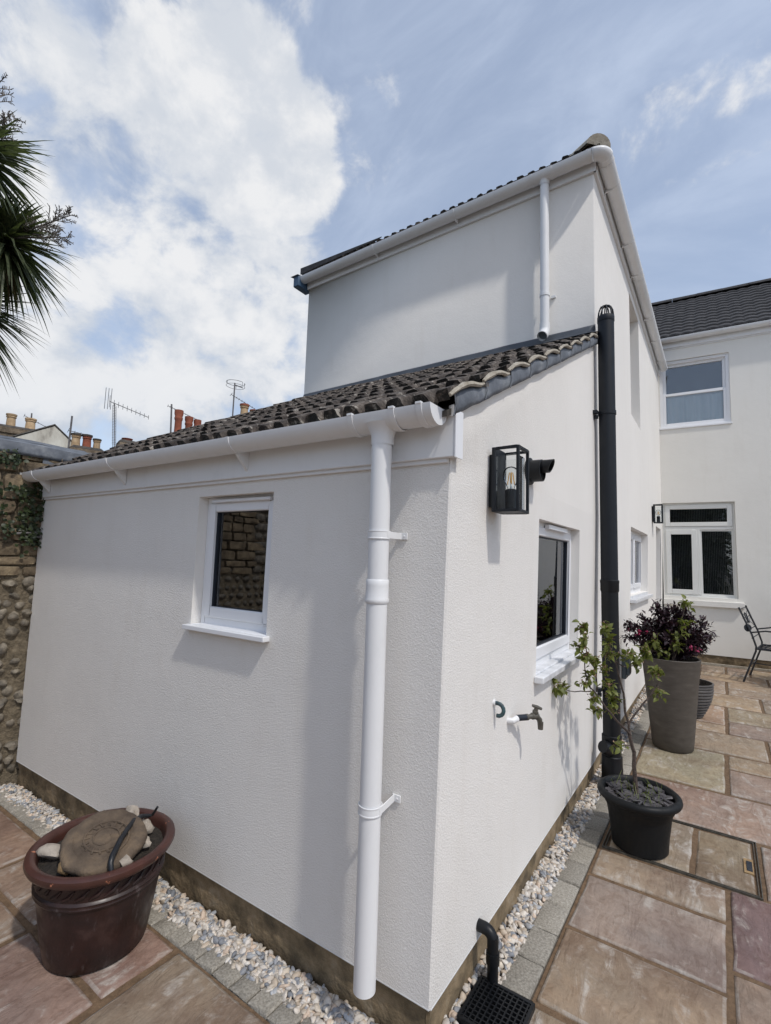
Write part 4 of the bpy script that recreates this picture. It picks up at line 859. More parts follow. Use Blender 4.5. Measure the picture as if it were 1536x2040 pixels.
dsk=tag(mb.build('stone_disc',M_disc,None,org=dc),'round brown carved stone disc lying tilted in the brown pot','stone disc')
q=MB(); pts=[]
for k in range(70):
    a_=k/69*2*PI*2.6; rr_=.085*(1-k/69*.88); pts.append(dc+(du_*math.cos(a_)+dv_*math.sin(a_))*rr_+dn*.0180)
q.tube(pts,[.0048*(1-k/69*.5) for k in range(70)],6)
for k in range(16):
    a_=2*PI*k/16; q.tube([dc+(du_*math.cos(a_)+dv_*math.sin(a_))*.05+dn*.0170,dc+(du_*math.cos(a_+.15)+dv_*math.sin(a_+.15))*.072+dn*.0170],[.005,.0035],5)
q.build('carved_spiral',M_disc,dsk)
rg_='rocks around the stone disc'
rock('rock','long pale rock on the soil left of the stone disc',BP+Vector((-.076,-.150,.345)),.030,M_rock,(1.7,.8,.75),3,rg_,(0,.1,.6))
rock('rock','angular pale rock beside the upper end of the bent iron bar',BP+Vector((.040,.140,.352)),.030,M_rock,(1,.9,.8),5,rg_,(0,.2,.5))
rock('rock','flat pale rock between the iron bar and the pot rim',BP+Vector((.122,.080,.346)),.028,M_rock,(1.3,.9,.6),8,rg_,(0,0,.4))
rock('rock','small pale rock at the lower end of the iron bar',BP+Vector((.188,-.018,.343)),.021,M_rock,(1,1,.9),11,rg_)
rock('rock','layered beige rock at the back of the brown pot against the rim',BP+Vector((-.092,.155,.358)),.036,M_rock,(1.2,.7,.7),14,rg_)
rock('rock','small tan stone wedged under the carved disc',BP+Vector((.046,-.158,.338)),.024,M_rockt,(1,.7,1),17,rg_,(.2,.3,0))
mb=MB(); bpth=[(.200,-.073,.345),(.190,-.072,.366),(.178,-.062,.378),(.123,-.007,.392),(.085,.04,.400),(.051,.082,.402),(.030,.125,.394),(.030,.155,.384),(.038,.166,.386),(.069,.166,.425)]
mb.tube([BP+Vector(p) for p in bpth],[.0085,.010,.0105,.0095,.009,.009,.0085,.0075,.0055,.0045],10); tag(mb.build('iron_bar',M_iron,None,org=BP+Vector((.08,-.12,.338))),'bent black iron bar lying across the stone disc','iron bar')
# ---- black pot with young tree
TP=Vector((.320,1.60,0))
bt=thing('black_plastic_pot','black plastic pot mulched with slate beside the side wall','plant pot',TP)
MB().lathe([(0,0),(.122,0),(.133,.008),(.134,.03),(.139,.08),(.150,.16),(.158,.20),(.166,.208),(.168,.235)],TP,48).build('body',M_pot,bt)
MB().lathe([(.166,.233),(.186,.236),(.196,.243),(.201,.255),(.198,.268),(.188,.276),(.176,.276),(.168,.268),(.164,.25),(.160,.21)],TP,56).build('rim',M_pot,bt)
mb=MB(); mb.lathe([(0,.245),(.08,.244),(.165,.236)],TP,32); mb.build('soil',M_soil,bt)
mb=MB()
for k in range(150):
    a_=R.uniform(0,6.28); rr_=.152*math.sqrt(R.random()); s_=R.uniform(.012,.034); c=TP+Vector((rr_*math.cos(a_),rr_*math.sin(a_),.247+R.random()*.012)); q=Matrix.Rotation(R.uniform(0,6.3),3,'Z')@Matrix.Rotation(R.gauss(0,.32),3,'X')@Matrix.Rotation(R.gauss(0,.28),3,'Y')
    pl=[(math.cos(t)*s_*R.uniform(.6,1.2),math.sin(t)*s_*R.uniform(.4,.8)) for t in (0,1.1,2.2,3.3,4.4,5.4)]
    vs=[c+q@Vector((x_,y_,h)) for h in (-.003,.003) for x_,y_ in pl]; mb.add(vs,[tuple(range(6))[::-1],tuple(range(6,12))]+[(j,(j+1)%6,6+(j+1)%6,6+j) for j in range(6)])
kind(mb.build('slate_mulch',M_slate,bt),'stuff')
tree=thing('young_tree','small leafy young tree with pinkish buds growing in the black pot','tree',TP+Vector((0,0,.245)))
CAMP=Vector((.7071,-1.3967,1.44))
def near(p,k): p=Vector(p); return CAMP+(p-CAMP)*k
BR=dict(trunk=([(.312,1.59,.24),(.304,1.584,.373),(.303,1.583,.463),(.285,1.571,.561)],.0115,.009,1),
R=([(.285,1.571,.561),(.282,1.569,.611),(.329,1.602,.693),(.383,1.639,.765),(.404,1.653,.804),(.424,1.667,.844),(.406,1.654,.898)],.006,.0025,1.0),
M=([(.282,1.569,.611),(.267,1.558,.676),(.261,1.555,.768),(.243,1.542,.861),(.227,1.531,.939),(.202,1.514,1.024),(.19,1.505,1.119)],.007,.0025,1.0),
Lb=([(.285,1.571,.561),(.23,1.533,.628),(.185,1.502,.688),(.146,1.475,.756),(.117,1.455,.794),(.094,1.44,.871),(.091,1.438,.934)],.0065,.0025,.96),
LL=([(.120,1.455,.775),(.047,1.407,.768),(-.032,1.353,.785)],.0032,.0016,.955),
L2=([(.146,1.476,.779),(.144,1.474,.888),(.101,1.445,.95),(.069,1.422,1.004)],.0045,.002,.965),
T1=([(.227,1.531,.939),(.263,1.556,.908),(.326,1.6,.919),(.361,1.623,.983)],.0035,.002,1.02),
tp=([(.101,1.445,.95),(.096,1.441,1.06),(.079,1.43,1.115)],.003,.0016,.965),
lo=([(.293,1.577,.501),(.254,1.55,.499),(.235,1.537,.514)],.003,.0016,.98))
mb=MB()
for k,(pts,r0,r1,nk) in BR.items():
    P_=[]; 
    for i,p in enumerate(pts):
        f=min(1,i/2) if k!='trunk' else 0; P_.append(near(p,1+(nk-1)*f))
    # subdivide with slight kinks
    Q=[]
    for i in range(len(P_)-1):
        for j in range(3): t_=j/3; Q.append(P_[i].lerp(P_[i+1],t_)+Vector((R.gauss(0,.0016),R.gauss(0,.0016),R.gauss(0,.001))))
    Q.append(P_[-1]); mb.tube(Q,[r0+(r1-r0)*i/(len(Q)-1) for i in range(len(Q))],7)
mb.build('trunk',M_bark,tree)
def leaf(mb,p,d,s,wd=.45,fold=.25,droop=.25,nrm=None):
    d=Vector(d).normalized(); u=Vector((R.gauss(0,.4),R.gauss(0,.4),1)) if nrm is None else Vector(nrm); sd=d.cross(u)
    if sd.length<1e-3: sd=d.orthogonal()
    sd.normalize(); n=sd.cross(d).normalized(); p=Vector(p); w=s*wd/2
    a=p; b=p+d*s*.35-n*0; c=p+d*s*.72-n*s*droop*.35; e=p+d*s-n*s*droop
    vs=[a,b+sd*w+n*w*fold,b,b-sd*w+n*w*fold,c+sd*w*.72+n*w*fold*.7,c,c-sd*w*.72+n*w*fold*.7,e]
    mb.add(vs,[(0,2,1),(0,3,2),(1,2,5,4),(2,3,6,5),(4,5,7),(5,6,7)],True)
def rdir(upb=0.): return Vector((R.gauss(0,1),R.gauss(0,1),R.gauss(0,1)+upb)).normalized()
CLS=[((.083,1.432,1.107),.965,9),((.189,1.505,1.111),1.0,10),((.069,1.422,1.004),.965,9),((.101,1.445,.95),.96,10),((.134,1.467,.935),.97,10),((.194,1.509,.969),.99,9),((.18,1.499,.89),.98,9),((.261,1.554,.963),1.0,8),((.294,1.577,.972),1.02,9),((.12,1.458,.856),.965,7),((.087,1.435,.808),.96,6),((.126,1.462,.736),.96,6),((.001,1.376,.782),.955,7),((.193,1.508,.812),.98,9),((.215,1.523,.739),.99,8),((.145,1.475,.679),.97,5),((.217,1.525,.674),.99,5),((.235,1.536,.499),.98,7),((.405,1.654,.882),1.0,12),((.416,1.661,.774),1.0,7),((.36,1.623,.985),1.02,10),((.33,1.60,.93),1.02,6),((-.03,1.353,.785),.955,5),((.2,1.51,1.04),1.,8),((.09,1.44,1.06),.965,6)]
fl_=MB(); bd=MB()
for c,k,nn in CLS:
    c=near(c,k)
    for i in range(int(nn*2.6)): leaf(fl_,c+rdir()*R.uniform(0,.036),rdir(.1),R.uniform(.024,.05),.6,.3,.35)
    for i in range(int(nn*2)):
        p=c+rdir(.5)*R.uniform(.006,.036)
        for j in range(2): leaf(bd,p,rdir(.5),R.uniform(.007,.013),.6,.4,.2)
fl_.build('crown',M_leafg,tree,raw=True); kind(bd.build('buds',M_bud,tree,raw=True),'stuff')
gs=MB()
for k in range(46):
    a_=R.uniform(0,6.28); rr_=.15*math.sqrt(R.random()); p=TP+Vector((rr_*math.cos(a_),rr_*math.sin(a_),.248)); h=R.uniform(.03,.11); d=Vector((R.gauss(0,.5),R.gauss(0,.5),1)).normalized(); e=p+d*h; e2=e+Vector((d.x,d.y,-.2))*h*.45
    sd=d.cross(Vector((R.gauss(0,1),R.gauss(0,1),0))).normalized()*.0013; gs.add([p-sd,p+sd,e+sd*.7,e-sd*.7,e2],[(0,1,2,3),(3,2,4)],True)
tg=gs.build('grass_tufts',M_grass,None,raw=True,org=TP+Vector((0,0,.248))); kind(tg,'stuff'); tg['label']='thin grass sprouting through the slate in the black pot'
# ---- tall planter and purple shrub
PP=Vector((.355,3.285,zg(3.285)))
pl=thing('tall_planter','tall tapering taupe planter standing on the paving','plant pot',PP)
MB().lathe([(0,0),(.135,0),(.144,.008),(.150,.06),(.172,.30),(.192,.52),(.211,.695),(.213,.705),(.210,.710),(.198,.708),(.194,.69),(.185,.62)],PP,56).build('body',M_taupe,pl)
MB().lathe([(0,.655),(.19,.65)],PP,40).build('soil',M_soil,pl)
sh=thing('purple_shrub','bushy dark purple shrub with pink flowers in the tall planter','shrub',PP+Vector((0,0,.65)))
lf=MB(); st=MB(); pf=MB()
C0=PP+Vector((.0,.02,.70))
tips=[(-.285,-.19,.87),(-.27,-.17,.97),(-.09,-.05,1.13),(-.02,0,1.105),(.05,.06,1.10),(.15,.1,1.04),(.27,.2,.91),(.24,.18,1.0),(.21,.16,.80),(.12,-.05,.85),(-.1,-.12,.9),(-.18,-.1,1.03),(.03,-.08,1.0),(.1,.12,1.08),(-.06,.1,1.06),(.2,0,.93),(-.2,.05,.92),(0,-.14,.88),(.14,.2,.95),(-.12,.18,.95),(-.05,-.02,.98),(.07,.0,.92),(.23,.09,.86),(-.15,-.16,.82),(.16,-.1,.80)]
for tx,ty,tz in tips:
    tip=Vector((PP.x+tx,PP.y+ty,tz)); b0=C0+Vector((R.uniform(-.07,.07),R.uniform(-.07,.07),-.02)); mid_=b0.lerp(tip,.5)+Vector((0,0,.05)); Q=[b0.lerp(mid_,t/3).lerp(mid_.lerp(tip,t/3),t/3) for t in range(4)]; st.tube(Q,[.004,.0035,.0028,.0018],5)
    for k in range(230):
        t_=R.uniform(.15,1.05); p=b0.lerp(mid_,t_).lerp(mid_.lerp(tip,t_),t_)+rdir()*R.uniform(0,.05); leaf(lf,p,(rdir(.3)+(tip-b0).normalized()*.5),R.uniform(.03,.058),.42,.3,.3)
for k in range(16):
    p=PP+Vector((.13+R.gauss(0,.05),-.05+R.gauss(0,.06),.80+R.gauss(0,.03)-0)) if k<11 else PP+Vector((-.20+R.gauss(0,.03),-.16,.92+R.gauss(0,.03)))
    for j in range(6): leaf(pf,p,rdir(),R.uniform(.016,.028),.7,.4,.1)
st.build('stems',M_bark,sh); lf.build('foliage',M_leafp,sh,raw=True); kind(pf.build('flowers',M_pink,sh,raw=True),'stuff')
ls=thing('lime_shrub','sprigs of lime green leaves poking out among the purple shrub','shrub',PP+Vector((.02,-.1,.65)))
lf=MB(); st=MB(); bd=MB(); V=lambda x,y,z:Vector((x,y,z))
for (tx,ty,tz),nn in (((.12,.02,1.165),16),((.09,-.05,1.02),14),((.02,-.10,.90),18),((-.10,-.17,.85),22),((.05,-.14,.84),12),((-.16,-.2,.80),14),((.10,-.08,.95),10),((-.04,-.17,.78),10)):
    tip=V(PP.x+tx,PP.y+ty,tz); b0=V(PP.x+.02,PP.y-.08,.64+PP.z); md_=b0.lerp(tip,.6)+V(0,-.03,.04); st.tube([b0,md_,tip],[.004,.003,.0018],5)
    for k in range(int(nn*1.8)): leaf(lf,tip+rdir()*R.uniform(0,.05),rdir(-.1),R.uniform(.032,.066),.5,.3,.4)
    for k in range(nn//2): leaf(bd,tip+rdir(.5)*R.uniform(.01,.04),rdir(.4),R.uniform(.01,.018),.6)
st.build('stems',M_bark,ls); lf.build('foliage',M_leafg,ls,raw=True); kind(bd.build('buds',M_bud,ls,raw=True),'stuff')
# ---- ribbed bowl
RB=Vector((.43,4.28,zg(4.28))); pr=[(0,0),(.10,0)]
for k in range(11):
    z0=.01+k*.027; r0=.105+.092*math.sin(min(1,(k+.5)/10)*PI/2); pr+=[(r0-.006,z0),(r0+.003,z0+.006),(r0+.004,z0+.018),(r0-.006,z0+.0265)]
pr+=[(.205,.315),(.203,.325),(.19,.325),(.184,.31),(.17,.2),(0,.19)]
rb=thing('ribbed_bowl','grey ribbed bowl pot, empty, half hidden behind the tall planter','plant pot',RB); MB().lathe(pr[:-3],RB,44).build('body',M_slatepot,rb); MB().lathe(pr[-4:],RB,40).build('inner',M_soil,rb)
# ================================================================ METAL CHAIR
CH=Vector((1.04,6.40,zg(6.4)))
ch=thing('metal_chair','black wrought metal garden chair with round motif in its back','chair',CH)
def cp(f,s,z): # f: forward (seat front) , s: sideways , z
    fx=Vector((.98,-.18,0)).normalized(); sx_=Vector((.16,.987,0)).normalized(); return CH+fx*f+sx_*s+Vector((0,0,z))
for s_ in (-.27,.27):
    mb=MB(); mb.tube([cp(-.09,s_,.0),cp(-.02,s_,.20),cp(.045,s_,.385),cp(.05,s_,.44),cp(.012,s_,.58),cp(-.05,s_,.74),cp(-.105,s_,.885)],.0105,8); mb.lathe([(.013,0),(.013,.012),(0,.018)],cp(-.105,s_,.88),8); mb.build('back_leg',M_chair,ch)
    mb=MB(); mb.tube([cp(.46,s_,0),cp(.44,s_,.2),cp(.45,s_,.40)],.0105,8); mb.build('front_leg',M_chair,ch)
    mb=MB(); mb.tube([cp(.0,s_,.60),cp(.15,s_*1.05,.635),cp(.35,s_*1.05,.63),cp(.44,s_,.58),cp(.45,s_,.40)],.009,8); mb.build('armrest',M_chair,ch)
mb=MB(); mb.tube([cp(.05,-.27,.41),cp(.46,-.27,.41),cp(.46,.27,.41),cp(.05,.27,.41),cp(.05,-.27,.41)],.009,8)
for k in range(7):
    a0=-.24+.08*k; mb.tube([cp(.05,a0,.41),cp(.25,a0*.75+(.03 if k%2 else -.03),.397),cp(.46,a0,.41)],.005,6)
for k in range(4): mb.tube([cp(.1+.1*k,-.27,.41),cp(.11+.1*k,0,.395),cp(.1+.1*k,.27,.41)],.005,6)
mb.build('seat',M_chair,ch)
def bk(t,s): # point on the raked back: t 0..1 from seat to top
    zz=.47+.40*t; return cp(.035-.14*t,s,zz)
mb=MB()
for t_,dz in ((.98,.012),(.74,0),(.40,0),(.16,0)): mb.tube([bk(t_,-.27),bk(t_,-.1)+Vector((0,0,dz)),bk(t_,.1)+Vector((0,0,dz)),bk(t_,.27)],.0065,6)
mb.build('back_rails',M_chair,ch)
mb=MB(); pts=[]
for k in range(25):
    a_=2*PI*k/24; pts.append(bk(.72+.15*math.sin(a_),.062*math.cos(a_)))
mb.tube(pts,.0065,6)
mb.tube([bk(.64,-.03),bk(.78,-.022),bk(.70,0),bk(.78,.022),bk(.64,.03)],.0045,6)
mb.tube([bk(.60,-.02),bk(.66,0),bk(.60,.02)],.004,6); mb.build('back_motif',M_chair,ch)
mb=MB()
for s_ in (-1,1):
    for t0,t1 in ((.92,.76),(.70,.55),(.45,.62)): mb.tube([bk(t0,.27*s_),bk((t0+t1)/2+.02,.16*s_),bk(t1,.06*s_)],.003,5)
mb.build('back_wires',M_chair,ch)
mb=MB(); mb.tube([cp(-.02,-.27,.2),cp(-.02,.27,.2)],.007,6); mb.tube([cp(-.02,0,.2),cp(.44,0,.2)],.007,6); mb.tube([cp(.44,-.27,.2),cp(.44,.27,.2)],.007,6); mb.build('stretcher',M_chair,ch)
q=MB(); q.lathe([(0,-.004),(.045,-.004),(.047,0),(.045,.004),(0,.004)],bk(.46,-.24)+Vector((0,-.02,0)),20,axis=(.55,-.8,.1)); q.build('round_pad',M_chair,ch)
# ================================================================ FLINT BOUNDARY WALL
FW=thing('flint_wall','old flint and stone boundary wall beside the extension','wall',(-3.15,-2.5,0))
XF=-2.985
mb=MB(); ny,nz=120,40; vs=[]
for i in range(ny+1):
    for j in range(nz+1):
        y_=-5.5+5.9*i/ny; z_=-.05+2.12*j/nz; vs.append((XF+.018*noise.noise(Vector((y_*9,z_*9,2)))+.01*noise.noise(Vector((y_*25,z_*25,5))),y_,z_))
mb.add(vs,[(i*(nz+1)+j,(i+1)*(nz+1)+j,(i+1)*(nz+1)+j+1,i*(nz+1)+j+1) for i in range(ny) for j in range(nz)],True)
mb.add([(-3.33,-5.5,-.05),(-3.33,.4,-.05),(-3.33,.4,2.2),(-3.33,-5.5,2.2)],[(0,1,2,3)]); mb.add([(XF,-5.5,-.05),(XF,-5.5,2.07),(-3.33,-5.5,2.2),(-3.33,-5.5,-.05)],[(0,1,2,3)])
mb.build('mortar_core',M_wallm,FW)
def stone_mesh(i,box):
    rg=random.Random(i+50); vs=[]; so_=Vector((i*5.3,i*2.1,0))
    if box:
        bq=bmesh.new(); bmesh.ops.create_cube(bq,size=2.); bmesh.ops.subdivide_edges(bq,edges=bq.edges[:],cuts=3,use_grid_fill=True); bq.verts.index_update()
        V_=[v.co.copy() for v in bq.verts]; F_=[tuple(v.index for v in f.verts) for f in bq.faces]; bq.free()
        for v in V_:
            e_=sum(abs(abs(c)-1)<.01 for c in v); k=(1-.05*(e_-1))*(1+.05*noise.noise(v*1.2+so_)); vs.append((v.x*k+.18*noise.noise(v*1.7+so_)+.1*noise.noise(v*4+so_),v.y*k+.03*noise.noise(v*2+so_),v.z*k+.06*noise.noise(v*2.3+so_)))
        m_=MB(); m_.add(vs,F_,False); return m_.mesh('stone',M_blk)
    for v in ICO_V:
        k=1+.34*noise.noise(v*1.4+so_)+.12*noise.noise(v*3.5+so_); vs.append((v.x*k,v.y*k,v.z*k))
    m_=MB(); m_.add(vs,ICO_F,True); return m_.mesh('stone',M_flint)
FM=[stone_mesh(i,False) for i in range(6)]; KM=[stone_mesh(i+20,True) for i in range(6)]
flw=wl(FW)
def put(me_,x,y,z,s,rot):
    o=bpy.data.objects.new('stone',me_); COL.objects.link(o); o.parent=FW; o.location=Vector((x,y,z))-flw; o.scale=s; o.rotation_euler=rot
cnt=0; z_=1.27
while z_<2.05:
    h=R.uniform(.05,.105); y_=.06
    while y_>-1.75:
        l=R.uniform(.09,.27)
        put(R.choice(KM),XF-.022+R.uniform(-.006,.012),y_-l/2,z_+h/2,(.045,l/2*.97,h/2*.96),(R.gauss(0,.02),R.gauss(0,.03),R.gauss(0,.03))); y_-=l+.008; cnt+=1
    z_+=h+.008
big_=[]
z_=.05
while z_<1.27:
    h=R.uniform(.05,.085); y_=.05
    while y_>-.62:
        l=R.uniform(.05,.12)
        if R.random()<.95: put(R.choice(FM),XF-.010+R.uniform(-.012,.010),y_-l/2,z_+h/2+R.uniform(-.026,.026),(R.uniform(.03,.05),l/2*R.uniform(.7,1.1),h/2*R.uniform(.65,1.1)),(R.gauss(0,.6),R.gauss(0,.25),R.gauss(0,.25)))
        y_-=l*.93+R.uniform(.0,.012)
    z_+=h+.006
fm=MB(); z_=.04
while z_<1.27:
    h=R.uniform(.06,.09); y_=-.64
    while y_>-3.6:
        l=R.uniform(.06,.13); c=Vector((XF-.018,y_-l/2,z_+h/2)); so_=Vector((R.uniform(0,50),R.uniform(0,50),0))
        fm.add([c+Vector((v.x*.042,v.y*l/2*.92,v.z*h/2*.9))*(1+.25*noise.noise(v*1.4+so_))-Vector((0,0,0)) if False else Vector((c.x+v.x*.042,c.y+v.y*l/2*.92*(1+.2*noise.noise(v*1.4+so_)),c.z+v.z*h/2*.9)) for v in ICO_V],ICO_F,True); y_-=l+.012
    z_+=h+.008
z_=1.27
while z_<2.05:
    h=R.uniform(.055,.105); y_=-1.77
    while y_>-3.9:
        l=R.uniform(.1,.28); fm.add([Vector((XF-.022+.045*max(-1,min(1,v.x*1.4)),y_-l/2+l*.48*max(-1,min(1,v.y*1.4)),z_+h/2+h*.47*max(-1,min(1,v.z*1.4)))) for v in ICO_V],ICO_F,True); y_-=l+.008
    z_+=h+.008
kind(fm.build('stonework',M_flint,FW,raw=True),'stuff')
# lead capping and mossy weathering on top
mb=MB(); vs=[]; n_=50
for i in range(n_+1):
    y_=-3.2+3.42*i/n_; w_=.006*noise.noise(Vector((y_*4,0,9)))
    for x_,z_ in ((XF+.030+w_,2.035+w_),(XF+.036+w_,2.06),(XF+.028,2.115+w_),(XF-.02,2.135),(XF-.10,2.165+w_)): vs.append((x_,y_,z_))
mb.add(vs,[(i*5+j,(i+1)*5+j,(i+1)*5+j+1,i*5+j+1) for i in range(n_) for j in range(4)],True); lc=mb.build('lead_capping',M_lead,FW); md=lc.modifiers.new('s','SOLIDIFY'); md.thickness=.004
mb=MB(); mb.box(XF+.018,XF+.024,-.075,.25,1.94,2.05); mb.build('lead_apron',M_lead,FW,bevel=.002)
mb=MB(); vs=[]; n_=60
for i in range(n_+1):
    y_=-3.2+4.0*i/n_
    for j in range(6):
        f=j/5; vs.append((XF-.02-.42*f,y_,2.135+.085*f+.012*noise.noise(Vector((y_*6,f*3,2)))))
mb.add(vs,[(i*6+j,(i+1)*6+j,(i+1)*6+j+1,i*6+j+1) for i in range(n_) for j in range(5)],True); mb.build('weathered_coping',M_roofn,FW)
iv=thing('ivy','dark green ivy creeping over the flint wall below the gutter','ivy',(XF+.05,-.15,1.5))
lf=MB()
for cy,cz,ry,rz,nn in ((-.30,2.0,.10,.05,80),(-.20,1.80,.10,.06,60),(-.13,1.66,.08,.10,110),(-.25,1.55,.10,.05,30),(-.10,1.52,.06,.06,90),(-.33,1.68,.06,.06,50),(-.06,1.86,.05,.05,60)):
    for k in range(nn): leaf(lf,(XF+.035+R.random()*.03,cy+R.gauss(0,ry*.6),cz+R.gauss(0,rz*.6)),(R.uniform(.1,.6),R.gauss(0,1),R.gauss(-.4,.8)),R.uniform(.018,.036),.85,.2,.2,nrm=(1,R.gauss(0,.4),R.gauss(.3,.4)))
lf.build('foliage',M_leafd,iv,raw=True)
mb=MB(); mb.tube([(XF+.05,-.19,1.535),(XF+.055,-.09,1.548),(XF+.052,-.04,1.535)],.008,8); mb.tube([(XF+.05,-.10,1.525),(XF+.06,-.05,1.515)],.006,8); mb.lathe([(.012,-.008),(.021,-.008),(.021,.008),(.012,.008),(.012,-.008)],(XF+.06,-.045,1.525),14,axis=(1,0,0)); tag(mb.build('wall_hook',M_steel,None,org=(XF+.04,-.1,1.53)),'rusty iron wall eye fixed to the flint wall beside the white render','hook')
# ================================================================ CABBAGE PALM
CT=thing('cabbage_palm','tall cabbage palm with drooping sword leaves beyond the flint wall','tree',(-4.95,-.1,-.05))
HEADS=[((-4.34,-.30,4.72),.60,0),((-4.53,.02,4.18),.58,1),((-4.90,-.10,3.62),.62,2),((-4.86,-.62,4.95),.55,3)]
mb=MB(); b0=Vector((-4.95,-.1,-.05)); f1=Vector((-4.98,-.12,2.4))
mb.tube([b0,b0.lerp(f1,.5)+Vector((.05,0,0)),f1],[.16,.13,.12],12)
for (h,r_,i) in HEADS: h=Vector(h); mid_=f1.lerp(h,.5)+Vector((-.12,0,-.1)); mb.tube([f1,mid_,h-Vector((0,0,.05)),h+Vector((0,0,.08))],[.10,.085,.07,.05],10)
mb.build('trunk',M_bark,CT)
def sword(mb,p,d,l,w,droop):
    d=Vector(d).normalized(); sd=d.cross(Vector((0,0,1)))
    if sd.length<.05: sd=Vector((1,0,0))
    sd.normalize(); vs=[]; n=6; p=Vector(p)
    for i in range(n+1):
        f=i/n; c=p+d*(l*f)-Vector((0,0,1))*(droop*l*f*f); ww=w*(.55+.45*math.sin(PI*min(1,f*1.6+.1)))*(1-f**3) if f<1 else 0; nn=sd.cross(d).normalized()
        vs+=[c+sd*ww+nn*ww*.35,c,c-sd*ww+nn*ww*.35]
    mb.add(vs,[(3*i+j,3*i+j+1,3*i+j+4,3*i+j+3) for i in range(n) for j in range(2)],True)
for (h,r_,i) in HEADS:
    h=Vector(h); lf=MB(); dry=MB(); yl=MB()
    for k in range(330):
        z=R.uniform(-.85,1.); a_=R.uniform(0,2*PI); q=math.sqrt(1-z*z); d=Vector((q*math.cos(a_),q*math.sin(a_),z)); sword(lf,h+d*.04+Vector((0,0,.05*z)),d,r_*R.uniform(.72,1.05),R.uniform(.018,.028),R.uniform(.08,.5))
    for k in range(46):
        a_=R.uniform(0,2*PI); d=Vector((.45*math.cos(a_),.45*math.sin(a_),-1)); sword(dry,h-Vector((0,0,.06)),d,r_*R.uniform(.5,.95),R.uniform(.010,.016),.1)
    if i==1:
        for k in range(11): a_=R.uniform(-2.6,-.2); d=Vector((math.cos(a_)*.7,math.sin(a_)*.9,-.55+R.gauss(0,.15))); sword(yl,h+d*.1,d,r_*R.uniform(.55,.75),.021,.25)
        yl.build('yellowed_leaves',M_swordy,CT,raw=True)
    lf.build('crown',M_sword,CT,raw=True); dry.build('dry_skirt',M_sworddry,CT,raw=True)
def panicle(p,d,l):
    mb=MB(); p=Vector(p); d=Vector(d).normalized(); up_=Vector((0,0,1)); tip=p+d*l
    mb.tube([p,p+d*l*.5,tip],[.010,.007,.003],5)
    for k in range(24):
        f=.2+.8*k/24; b=p+d*l*f; a_=R.uniform(0,6.28); o_=d.orthogonal().normalized(); o_=Matrix.Rotation(a_,3,d)@o_; bd_=(d*.55+o_*.8+up_*.15).normalized(); bl_=l*.42*(1.1-f*.75)
        mb.tube([b,b+bd_*bl_],[.004,.0022],4)
        for j in range(9):
            g_=.2+.8*j/9; bb=b+bd_*bl_*g_; o2=Matrix.Rotation(R.uniform(0,6.28),3,bd_)@bd_.orthogonal().normalized(); mb.tube([bb,bb+(bd_*.5+o2*.8+up_*.2).normalized()*bl_*.26],[.0035,.0025],4)
    mb.build('flower_panicle',M_pan,CT)
panicle((-4.42,.06,4.25),(.45,.56,.5),.52); panicle((-4.42,.03,4.2),(.58,.52,.1),.48); panicle((-4.33,-.28,4.85),(.1,.12,1),.6); panicle((-4.35,-.28,4.75),(.35,.3,.6),.45)
# ================================================================ ROOFTOPS BEYOND
def chimney(label,c,wx,wy,z0,z1,pots,rotz=0):
    st_=thing('chimney_stack',label,'chimney',(c[0],c[1],z0)); ca,sa=math.cos(rotz),math.sin(rotz)
    def Pz(a,b,h): return (c[0]+a*ca-b*sa,c[1]+a*sa+b*ca,h)
    mb=MB(); mb.hexa(Pz,-wx/2,wx/2,-wy/2,wy/2,z0,z1); mb.hexa(Pz,-wx/2-.05,wx/2+.05,-wy/2-.05,wy/2+.05,z1-.22,z1-.10); mb.build('stack',M_stack,st_,bevel=.02)
    mb=MB(); vs=[Pz(sx_*(wx/2),sy_*(wy/2),z1+.001) for sx_,sy_ in ((-1,-1),(1,-1),(1,1),(-1,1))]+[Pz(sx_*wx*.3,sy_*wy*.4,z1+.10) for sx_,sy_ in ((-1,-1),(1,-1),(1,1),(-1,1))]; mb.add(vs,[(0,1,5,4),(1,2,6,5),(2,3,7,6),(3,0,4,7),(4,5,6,7)]); mb.build('flaunching',M_soot,st_)
    for (b,h,r_,m_,cap) in pots:
        p=Pz(0,b,z1+.05); q=MB(); q.lathe([(r_*1.12,0),(r_*1.12,h*.06),(r_,h*.09),(r_*.9,h*.72),(r_*1.08,h*.76),(r_*1.08,h*.80),(r_*.95,h*.83),(r_*1.15,h*.9),(r_*1.15,h),(r_*.8,h),(r_*.8,h*.6)],p,16); po=q.build('chimney_pot',m_,st_)
        q=MB(); q.lathe([(0,h*.7),(r_*.8,h*.7)],p,14); q.build('pot_mouth',M_soot,po)
        if cap: q=MB(); q.lathe([(r_*1.17,h*.9),(r_*1.2,h*.92),(r_*1.2,h*1.04),(r_*.8,h*1.06),(r_*.8,h*.98)],p,16); q.build('pot_collar',M_soot if cap==1 else M_red,po)
    return st_
RZ=-.25
chimney('broad brick stack with three buff pots left of the pale gable',(-20.25,5.05),.7,1.9,2.5,5.72,[(-.62,.52,.155,M_buff,0),(-.02,.50,.145,M_buff,0),(.55,.46,.16,M_buff,0)],RZ)
chimney('brick stack with two buff pots and a red pot behind the gutter',(-15.85,5.72),.6,.95,2.0,4.62,[(-.30,.42,.125,M_buff,1),(.0,.44,.125,M_red,1),(.28,.36,.105,M_buff,1)],RZ)
chimney('low worn brick stack with one short pot by the aerial lattice mast',(-14.47,6.28),.5,.5,2.0,4.80,[(.0,.12,.14,M_red,0)],RZ)
